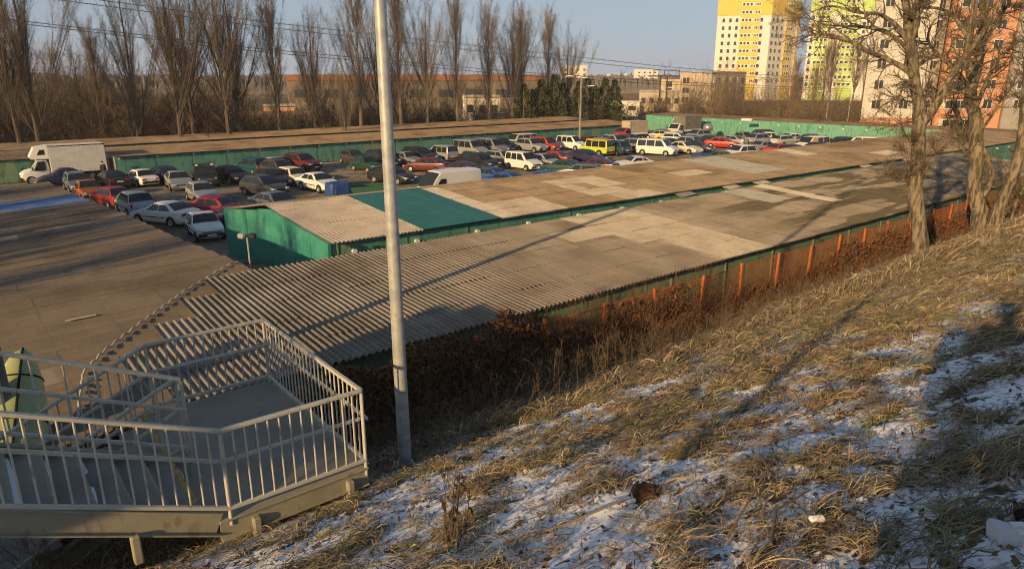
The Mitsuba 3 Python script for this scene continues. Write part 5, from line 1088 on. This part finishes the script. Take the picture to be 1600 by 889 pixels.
for n, (x, y, w, h) in enumerate([(6.9, 126, 2.9, 2.75), (41.4, 113.5, 2.9, 3.9)]):
    k = thing('pipe_frame', ['white pipe frame standing on the far brown garage roof', 'pale pipe frame behind the far pale green wall'][n], 'frame')
    put(k, mikit.ply(pipe([(0, 0, 0), (0, 0, h), (w, 0, h), (w, 0, 0)], .03, 6)), T().translate([x, y, 0]), ['m_white', 'm_brush_pale'][n])
k = thing('white_panel', 'white flat box lying on top of the far pale green wall', 'panel'); put(k, mikit.ply(cbox(1.6, .8, .35, .05)), T().translate([35.6, 107.9, 2.92]).rotate([0, 0, 1], -38), 'm_white')

# ---------------------------------------------------------------- grass, weeds and vines on the slope
def blades(u, v, z, az, L, h, w, col, seg=4, lift=None):
    n = len(u); s = np.linspace(0, 1, seg + 1)[None]
    du, dv = np.cos(az)[:, None] * L[:, None] * s, np.sin(az)[:, None] * L[:, None] * s
    bend = (rng.normal(0, .22, n) * L)[:, None] * s * s; du, dv = du - np.sin(az)[:, None] * bend, dv + np.cos(az)[:, None] * bend
    arch = 4 * s * (1 - s) if lift is None else (1 - lift[:, None]) * 4 * s * (1 - s) + lift[:, None] * s ** .8
    zz = z[:, None] - .485 * dv + h[:, None] * arch + .008
    c = np.stack([u[:, None] + du, v[:, None] + dv], -1) @ np.stack([U, V]); c = np.concatenate([c, zz[..., None]], -1)
    ww = (w[:, None] * np.array([.8, 1, .9, .6, .12][:seg + 1] if seg == 4 else np.linspace(1, .15, seg + 1)))[..., None]
    sd = (np.stack([-np.sin(az), np.cos(az)], -1) @ np.stack([U, V])); sd = np.concatenate([sd, rng.normal(0, .5, (n, 1))], -1)[:, None]
    vv = np.stack([c - sd * ww / 2, c + sd * ww / 2], 2).reshape(-1, 3); m = 2 * (seg + 1)
    i, j = np.meshgrid(np.arange(n), np.arange(seg), indexing='ij'); b = i * m + j * 2
    return vv, quads_to_tris(np.stack([b, b + 1, b + 3, b + 2], -1)), np.repeat(col, m, 0)
TONES = np.array([(.40, .31, .185), (.31, .225, .135), (.25, .23, .11), (.21, .165, .12), (.48, .40, .27), (.17, .175, .075)])
def clumps(n, ur, vr, nb, L, h, spread, thr, wb, tone_p, green=.10):
    u, v = rnd(*ur, n), rnd(*vr, n); ok = snow_at(u, v) + rng.normal(0, .07, n) < thr; ok |= rng.random(n) < .10; u, v = u[ok], v[ok]; z = gz(u, v); n = len(u)
    pn = meshkit.noise(np.stack([u * .5, v * .8, u * 0], -1), 12); az0 = np.pi / 2 + 1.3 * (pn - .5) * 2 + rng.normal(0, .8, n)
    tone = rng.choice(len(TONES), n, p=tone_p); gn = meshkit.fbm(np.stack([u * .6 + 30, v * .9, u * 0], -1), 2, 14); tone = np.where((gn > .60) & (rng.random(n) < green), 5, np.where((gn > .53) & (rng.random(n) < green * 1.5), 2, tone))
    r = lambda x: np.repeat(x, nb, 0); m = n * nb; k = rnd(.6, 1.3, n)
    dist = np.hypot(*(xy(u, v).T)) + 1
    a = r(az0) + rng.normal(0, 1.0, m); rad = spread * np.sqrt(rng.random(m)); g = rnd(0, 6.283, m)
    col = np.clip(TONES[r(tone)] * rnd(.55, 1.3, m)[:, None] * (1 + rng.normal(0, .06, (m, 3))), .01, .8)
    return blades(r(u) + rad * np.cos(g), r(v) + rad * np.sin(g), r(z) - .01, a, r(k) * rnd(*L, m), r(k) * rnd(*h, m), rnd(.7, 1.3, m) * (wb + .0006 * r(dist)), col, 4, np.where(rng.random(m) < .3, rnd(.3, 1, m), 0))
def grass_mesh(parts_):
    vs, fs, cs, o = [], [], [], 0
    for v, f, c in parts_: vs.append(v); fs.append(f + o); cs.append(c); o += len(v)
    return mikit.ply(trimesh.Trimesh(np.vstack(vs), np.vstack(fs), process=False), 'm_grass', color=np.vstack(cs))
tp = [.26, .29, .08, .24, .11, .02]
stuff('dry_grass', 'matted dry yellow brown grass tufts between snow patches on the slope', 'grass', grass_mesh([
    clumps(7500, (1.0, 9.0), (.15, 5.2), 20, (.07, .24), (.015, .06), .075, .44, .0018, tp),
    clumps(7500, (-1.5, 16), (3.0, 9.0), 16, (.08, .28), (.02, .08), .09, .44, .0025, tp),
    clumps(3400, (8.5, 22), (.6, 8.5), 18, (.15, .42), (.03, .11), .14, .53, .0035, tp),
    clumps(900, (20, 46), (3.0, 10.5), 20, (.3, .7), (.06, .2), .25, .8, .008, [.34, .24, .08, .12, .20, .02])]))
wt = [.32, .33, .01, .20, .14, 0]
stuff('tall_dry_grass', 'tall pale dry grass along the fence at the foot of the slope', 'grass', grass_mesh([
    clumps(1100, (7, 20), (7.7, 11.0), 16, (.25, .6), (.06, .26), .2, 9, .005, wt, .03), clumps(1500, (16, 48), (7.2, 10.6), 16, (.35, .9), (.12, .42), .25, 9, .006, [.36, .26, .01, .14, .23, 0], .03), clumps(500, (-3, 8), (8.6, 12.3), 14, (.3, .7), (.1, .4), .2, 9, .005, [.15, .38, .05, .38, .03, .01], .05)]))
rg = np.random.default_rng(77); n = 2100
u = np.concatenate([rg.uniform(-3, 24, 1600), rg.uniform(18, 46, 500)]); v = np.where(rg.random(n) < .3, rg.uniform(8.4, 10, n), rg.uniform(9.2, 12.4, n)); z = gz(u, v)
st = np.concatenate([xy(u, v), z[:, None] - .03], 1); d = np.stack([rg.normal(0, .25, n), rg.normal(0, .25, n), np.ones(n)], 1); d /= np.linalg.norm(d, axis=1, keepdims=True)
A, RA = grow(st, d, rg.uniform(.4, 1.3, n) * np.where(u > 13, .75, 1), rg.uniform(.005, .009, n), 6, .09, .03, rg, .3)
st, nd, ln, r = spawn(A, RA, 7, .25, 1, .7, rg, .32, minr=.003); B, RB = grow(st, nd, ln, np.clip(r, .003, .006), 4, .2, .05, rg)
st, nd, ln, r = spawn(B, RB, 2, .3, 1, .7, rg, .45, minr=.003); C, RC = grow(st, nd, ln, np.clip(r, .003, .005), 3, .2, .0, rg)
stuff('dead_weeds', 'dead brown weed stalks crowding the fence and the foot of the slope', 'weeds', mikit.ply(merge([tubes(A, RA, 3), tubes(B, RB, 3), tubes(C, RC, 3)]), 'm_brush'))
def leaves(n, ur, top, seed, size=(.03, .085)):
    rg = np.random.default_rng(seed); u = rg.uniform(*ur, n); zb = gz(u, np.full(n, VF)); hh = top + .45 * (meshkit.fbm(np.stack([u * .9, u * 0, u * 0], -1), 3, seed) - .5) * 2
    t = rg.random(n) ** .8; v = VF + rg.normal(0, .16, n) * (1.3 - t * .6); c = np.concatenate([xy(u, v), (zb + t * hh)[:, None]], 1)
    a = rg.normal(0, 1, (n, 3)); a /= np.linalg.norm(a, axis=1, keepdims=True); b = np.cross(a, rg.normal(0, 1, (n, 3))); b /= np.linalg.norm(b, axis=1, keepdims=True); s = rg.uniform(*size, n)[:, None]
    nrm = np.cross(a, b); vv = np.stack([c - a * s, c + b * s * .6 + nrm * s * .3, c + a * s, c - b * s * .6 + nrm * s * .3], 1).reshape(-1, 3); i = np.arange(n) * 4
    return vv, quads_to_tris(np.stack([i, i + 1, i + 2, i + 3], 1))
def vine_stems(n, ur, seed, hmax):
    rg = np.random.default_rng(seed); u = rg.uniform(*ur, n); v = VF + rg.normal(0, .13, n); st = np.concatenate([xy(u, v), gz(u, v)[:, None]], 1)
    A, RA = grow(st, np.tile([0, 0, 1.0], (n, 1)) + rg.normal(0, .25, (n, 3)) * [1, 1, 0], rg.uniform(.9, hmax, n), rg.uniform(.004, .009, n), 8, .16, .05, rg, .5)
    return tubes(A, RA, 3)
stuff('dead_vine', 'dead reddish brown creeper hanging over the red post fence', 'creeper', mikit.ply(merge([leaves(21000, (-3, 11), 1.95, 81), leaves(4500, (10, 17), 1.5, 82), leaves(1500, (17, 26), .7, 86), leaves(6000, (26, 46), 1.35, 83, (.04, .1)), vine_stems(1500, (-3, 19), 84, 2.4), vine_stems(700, (24, 46), 85, 1.9), vine_stems(520, (18, 27), 87, 1.9), vine_stems(900, (8, 19), 88, 2.3)]), 'm_vine'))

# fallen leaves, husks and broken stalks scattered over snow and grass
rg = np.random.default_rng(55); n = 15000; lu = rg.uniform(-1, 16, n); lv_ = rg.uniform(.2, 9.2, n); keep = rg.random(n) < np.clip(2.6 / (.6 + .25 * np.hypot(lu - 1, lv_)), 0, 1); lu, lv_ = lu[keep], lv_[keep]; n = len(lu)
c = np.concatenate([xy(lu, lv_), gz(lu, lv_)[:, None] + .014], 1); g_ = rg.uniform(0, 6.28, n); e_ = np.stack([np.cos(g_), np.sin(g_), rg.normal(0, .3, n)], 1); b_ = np.stack([-np.sin(g_), np.cos(g_), rg.normal(0, .4, n)], 1)
long_ = rg.random(n) < .45; la = np.where(long_, rg.uniform(.03, .14, n), rg.uniform(.008, .03, n))[:, None]; lb_ = np.where(long_, rg.uniform(.002, .004, n), rg.uniform(.006, .02, n))[:, None]
vv = np.stack([c - e_ * la, c + b_ * lb_ + [0, 0, .006], c + e_ * la + [0, 0, .008], c - b_ * lb_], 1).reshape(-1, 3); i4 = np.arange(n) * 4
stuff('leaf_litter', 'fallen brown leaves and broken stalks scattered over the snow and grass', 'leaves', mikit.ply((vv, quads_to_tris(np.stack([i4, i4 + 1, i4 + 2, i4 + 3], 1))), 'm_litter'))
mat('m_litter', proc(lambda p, n, uv: mix((.05, .032, .018), (.24, .17, .09), noise(p.x * 9, p.y * 9, 1.0))), .9, .1)

# dead burdock in the foreground, twigs, clod and litter
t = thing('dead_burdock', 'withered dark weed with hanging dry leaves standing in the snow at the bottom centre', 'plant')
rg = np.random.default_rng(91); bu, bv = 2.45, 3.75; st0 = np.array([*xy(bu, bv), float(gz(bu, bv)) - .03])
n = 7; A, RA = grow(np.tile(st0, (n, 1)) + rg.normal(0, .07, (n, 3)) * [1, 1, 0], np.array([[0, 0, 1.0]] * n) + rg.normal(0, .22, (n, 3)) * [1, 1, 0], rg.uniform(.3, .62, n), np.full(n, .007), 7, .07, .02, rg, .4)
st, nd, ln, r = spawn(A, RA, 6, .3, 1, .8, rg, .34); B, RB = grow(st, nd, ln, np.clip(r, .003, .005), 4, .2, .02, rg)
put(t + '__stalks', mikit.ply(merge([tubes(A, RA, 5), tubes(B, RB, 3)])), None, 'm_brush_dark')
lf = []
for q in range(46):
    p = (B[rg.integers(len(B)), rg.integers(1, 4)] if q % 3 else A[rg.integers(n), rg.integers(2, 7)]); s = rg.uniform(.014, .042); d = np.array([rg.normal(0, .35), rg.normal(0, .35), -1]); d /= np.linalg.norm(d); b = np.cross(d, rg.normal(0, 1, 3)); b /= np.linalg.norm(b); nn = np.cross(d, b)
    rows = [(0, .1), (.8, .5), (1.7, .42), (2.4, .05)]; lf.append((np.vstack([[p + d * s * a - b * s * w + nn * s * .3 * (k % 2), p + d * s * a + nn * s * (.1 - .25 * (k % 2)), p + d * s * a + b * s * w + nn * s * .3 * (k % 2)] for k, (a, w) in enumerate(rows)]), quads_to_tris([[3 * k + o, 3 * k + o + 1, 3 * k + o + 4, 3 * k + o + 3] for k in range(3) for o in (0, 1)])))
put(t + '__leaves', mikit.ply(merge(lf)), None, 'm_burdock'); mat('m_burdock', proc(lambda p, n, uv: mix((.06, .04, .028), (.20, .13, .085), noise(p.x * 40, p.y * 40, p.z * 40))), .9, .1)
def lying(name, label, catg, pts, r, m, sides=6):
    P = np.array([[*xy(a, b), float(gz(a, b)) + c] for a, b, c in pts]); k = thing(name, label, catg); put(k, mikit.ply(pipe(P, r, sides)), None, m)
lying('stick', 'straight pale stick lying on the snow left of the dark clod', 'stick', [(2.55, 3.25, .05), (2.95, 3.05, .05), (3.35, 2.86, .06)], [.010, .009, .007], 'm_brush_pale')
lying('reed_stalk', 'long dry bent stalk lying across the bottom right of the slope', 'stalk', [(2.9, 1.75, .07), (3.25, 1.85, .13), (3.7, 2.0, .12), (4.2, 2.35, .08)], [.008, .007, .006, .004], 'm_brush_pale')
lying('reed_stalk', 'short dry stalk beside the long bent one at the bottom right', 'stalk', [(2.8, 1.45, .05), (3.1, 1.6, .12), (3.5, 1.62, .07)], [.009, .008, .005], 'm_brush')
k = thing('soil_clod', 'dark brown lump of earth in the snow at the bottom centre', 'clod')
m = trimesh.creation.icosphere(4, .085); m.vertices *= (1 + 1.1 * (meshkit.fbm(m.vertices * 30 + 5, 4, 3) - .5))[:, None] * [1.15, 1, .75]
put(k, mikit.ply(m, smooth=True), T().translate([*xy(3.52, 2.80), float(gz(3.52, 2.80)) + .03]), 'm_soil'); mat('m_soil', proc(wear((.05, .033, .022), (.12, .08, .05), .5, (.03, .02, .014), .8, 9)), .95, .1)
k = thing('litter', 'small crumpled white plastic scrap at the bottom right', 'litter'); c = xy(3.05, 1.36)
put(k, mikit.ply(cbox(.085, .04, .028, .012)), T().translate([*c, float(gz(3.05, 1.36)) + .05]).rotate([0, 0, 1], 8).rotate([1, 0, 0], 20), 'm_white')
k = thing('plastic_bottle', 'large dark brown plastic bottle lying at the right edge near the bottom corner', 'bottle'); c = xy(3.40, .56)
MBt = T().translate([*c, float(gz(3.40, .56)) + .075]).rotate([0, 0, 1], 28).rotate([0, 1, 0], 84)
a = np.array([(0, 0), (.045, 0), (.062, .02), (.064, .07), (.060, .085), (.064, .10), (.064, .22), (.055, .26), (.03, .305), (.016, .325), (.016, .345), (0, .345)]); put(k + '__body', mikit.ply(trimesh.creation.revolve(a, sections=28).apply_translation([0, 0, -.17]), smooth=35), MBt, 'm_bottle')
put(k + '__wrapper', mikit.ply(trimesh.creation.revolve([(.0652, -.065), (.0655, .045)], sections=28), smooth=35), MBt, 'm_wrapper'); put(k + '__cap', mikit.ply(trimesh.creation.cylinder(.018, .022, sections=16).apply_translation([0, 0, .185])), MBt, 'm_white')
mat('m_bottle', (.022, .012, .010), .12, .6); mat('m_wrapper', proc(lambda p, n, uv: mix((.16, .055, .02), (.04, .06, .10), smoothstep(.48, .54, noise(p.x * 24, p.y * 24, p.z * 24)))), .35, .4)
k = thing('carton', 'crushed white carton in the snow at the bottom right corner, below the bottle', 'carton'); c = xy(3.13, .60)
m = cbox(.16, .11, .085, .008).subdivide().subdivide(); m.vertices += (meshkit.fbm(m.vertices * 18, 2, 4) - .5)[:, None] * [.03, .03, .04]
put(k + '__box', mikit.ply(m, smooth=35), T().translate([*c, float(gz(3.13, .60)) + .035]).rotate([0, 0, 1], -6).rotate([1, 0, 0], -12), 'm_carton'); mat('m_carton', (.55, .56, .60), .7, .2)
put(k + '__flap', mikit.ply(cbox(.09, .07, .004, .001)), T().translate([c[0] + .02, c[1] - .03, float(gz(3.13, .60)) + .085]).rotate([1, 0, 0], 10), 'm_white')

# ---------------------------------------------------------------- what stands behind and beside the camera: people at the road edge, a road sign, roadside trees
def gxy(x, y): return float(gz(np.array(x * U[0] + y * U[1]), np.array(x * V[0] + y * V[1])))
make_person('person in a dark coat standing right behind the viewpoint', .06, -.55, gxy(.06, -.55), 35, 'm_cloth_dark')
make_person('person in a brown coat standing to the right of the viewpoint', .62, -.75, gxy(.62, -.75), 20, 'm_cloth_brown')
k = thing('shoulder_bag', 'bulky shoulder bag carried by the person right behind the viewpoint', 'bag')
put(k, mikit.ply(cbox(.34, .42, .55, .08)), T().translate([-.26, -.42, gxy(.06, -.55) + 1.12]).rotate([0, 0, 1], 40), 'm_cloth_dark')
k = thing('road_sign', 'round road sign on a post at the road edge behind the viewpoint', 'sign')
put(k + '__post', mikit.ply(pipe([(0, 0, 0), (0, 0, 2.7)], .055, 10)), T().translate([-4.2, -3.0, 7.55]), 'm_galv')
put(k + '__plate', mikit.ply(trimesh.creation.cylinder(.32, .02, sections=28)), T().translate([-4.2, -3.0, 10.0]).rotate([0, 0, 1], 70).rotate([1, 0, 0], 90), 'm_white')
for n, (x, y, s) in enumerate([(-34, 15, 1.2), (-37.5, 20, 1.1), (-31, 9.5, 1.25), (-41, 24, 1.15), (-45.5, 29, 1.1), (-29, 5, 1.2), (-39, 12, 1.3), (-36, 6, 1.3), (-44, 19, 1.2), (-49, 25, 1.2)]):
    k = thing('roadside_tree', 'bare tree on the embankment to the left of the view', 'tree', 'trees beyond the left of the view')
    a_, b_ = POPV['vc'[n % 2]][n % 2]; M = T().translate([x, y, max(0.0, gxy(x, y)) - .1]).rotate([0, 0, 1], 47 * n).scale([.55 * s, .55 * s, .5 * s])
    put(k + '__trunk', a_, M, 'm_poplar_dark'); put(k + '__crown', b_, M, 'm_poplar_dark'); labels[k + '__crown'] = dict(kind='stuff')
for n, (x, y, s) in enumerate([(-13.5, -3.0, .45), (-15.5, -1.0, .5), (-12.0, -5.5, .4)]):
    k = thing('roadside_shrub', 'bare shrub at the head of the stairs beyond the left of the view', 'shrub', 'shrubs beyond the left of the view')
    put(k, BR[n % 3], T().translate([x, y, max(0.0, gxy(x, y)) - .1]).rotate([0, 0, 1], 47 * n).scale([s, s, s]), 'm_brush_dark')

for n, (x, y, s) in enumerate([(-37, 14, .8), (-40.5, 21, .75), (-34.5, 11, .85), (-46, 26, .8)]):
    k = thing('conifer', 'dense conifer on the embankment to the left of the view', 'tree', 'conifers beyond the left of the view')
    M = T().translate([x, y, max(0.0, gxy(x, y)) - .1]).rotate([0, 0, 1], 50 * n).scale([s * .8, s * .8, s * 1.35])
    put(k + '__crown', CON[n % 2], M, 'm_conifer'); put(k + '__trunk', mikit.ply(pipe([(0, 0, 0), (0, 0, 7)], [.14, .03], 6)), M, 'm_bark'); labels[k + '__crown'] = dict(kind='stuff')

# ---------------------------------------------------------------- winter haze
scene['haze_medium'] = dict(type='homogeneous', albedo={'type': 'rgb', 'value': [.95, .95, .95]}, sigma_t=.0003)
scene['haze'] = dict(type='cube', to_world=T().translate([0, 500, 27]).scale([1500, 1300, 28.5]), bsdf={'type': 'null'}, interior={'type': 'ref', 'id': 'haze_medium'})
labels['haze'] = dict(label='thin winter haze over the whole place', category='haze', kind='stuff')
scene['camera']['medium'] = {'type': 'ref', 'id': 'haze_medium'}

k = thing('equipment_case', 'tall dark equipment case standing beside the viewpoint', 'case')
put(k, mikit.ply(cbox(.42, .3, .82, .04)), T().translate([-.22, -.36, gxy(-.22, -.36) + .40]).rotate([0, 0, 1], 35), 'm_cloth_dark')
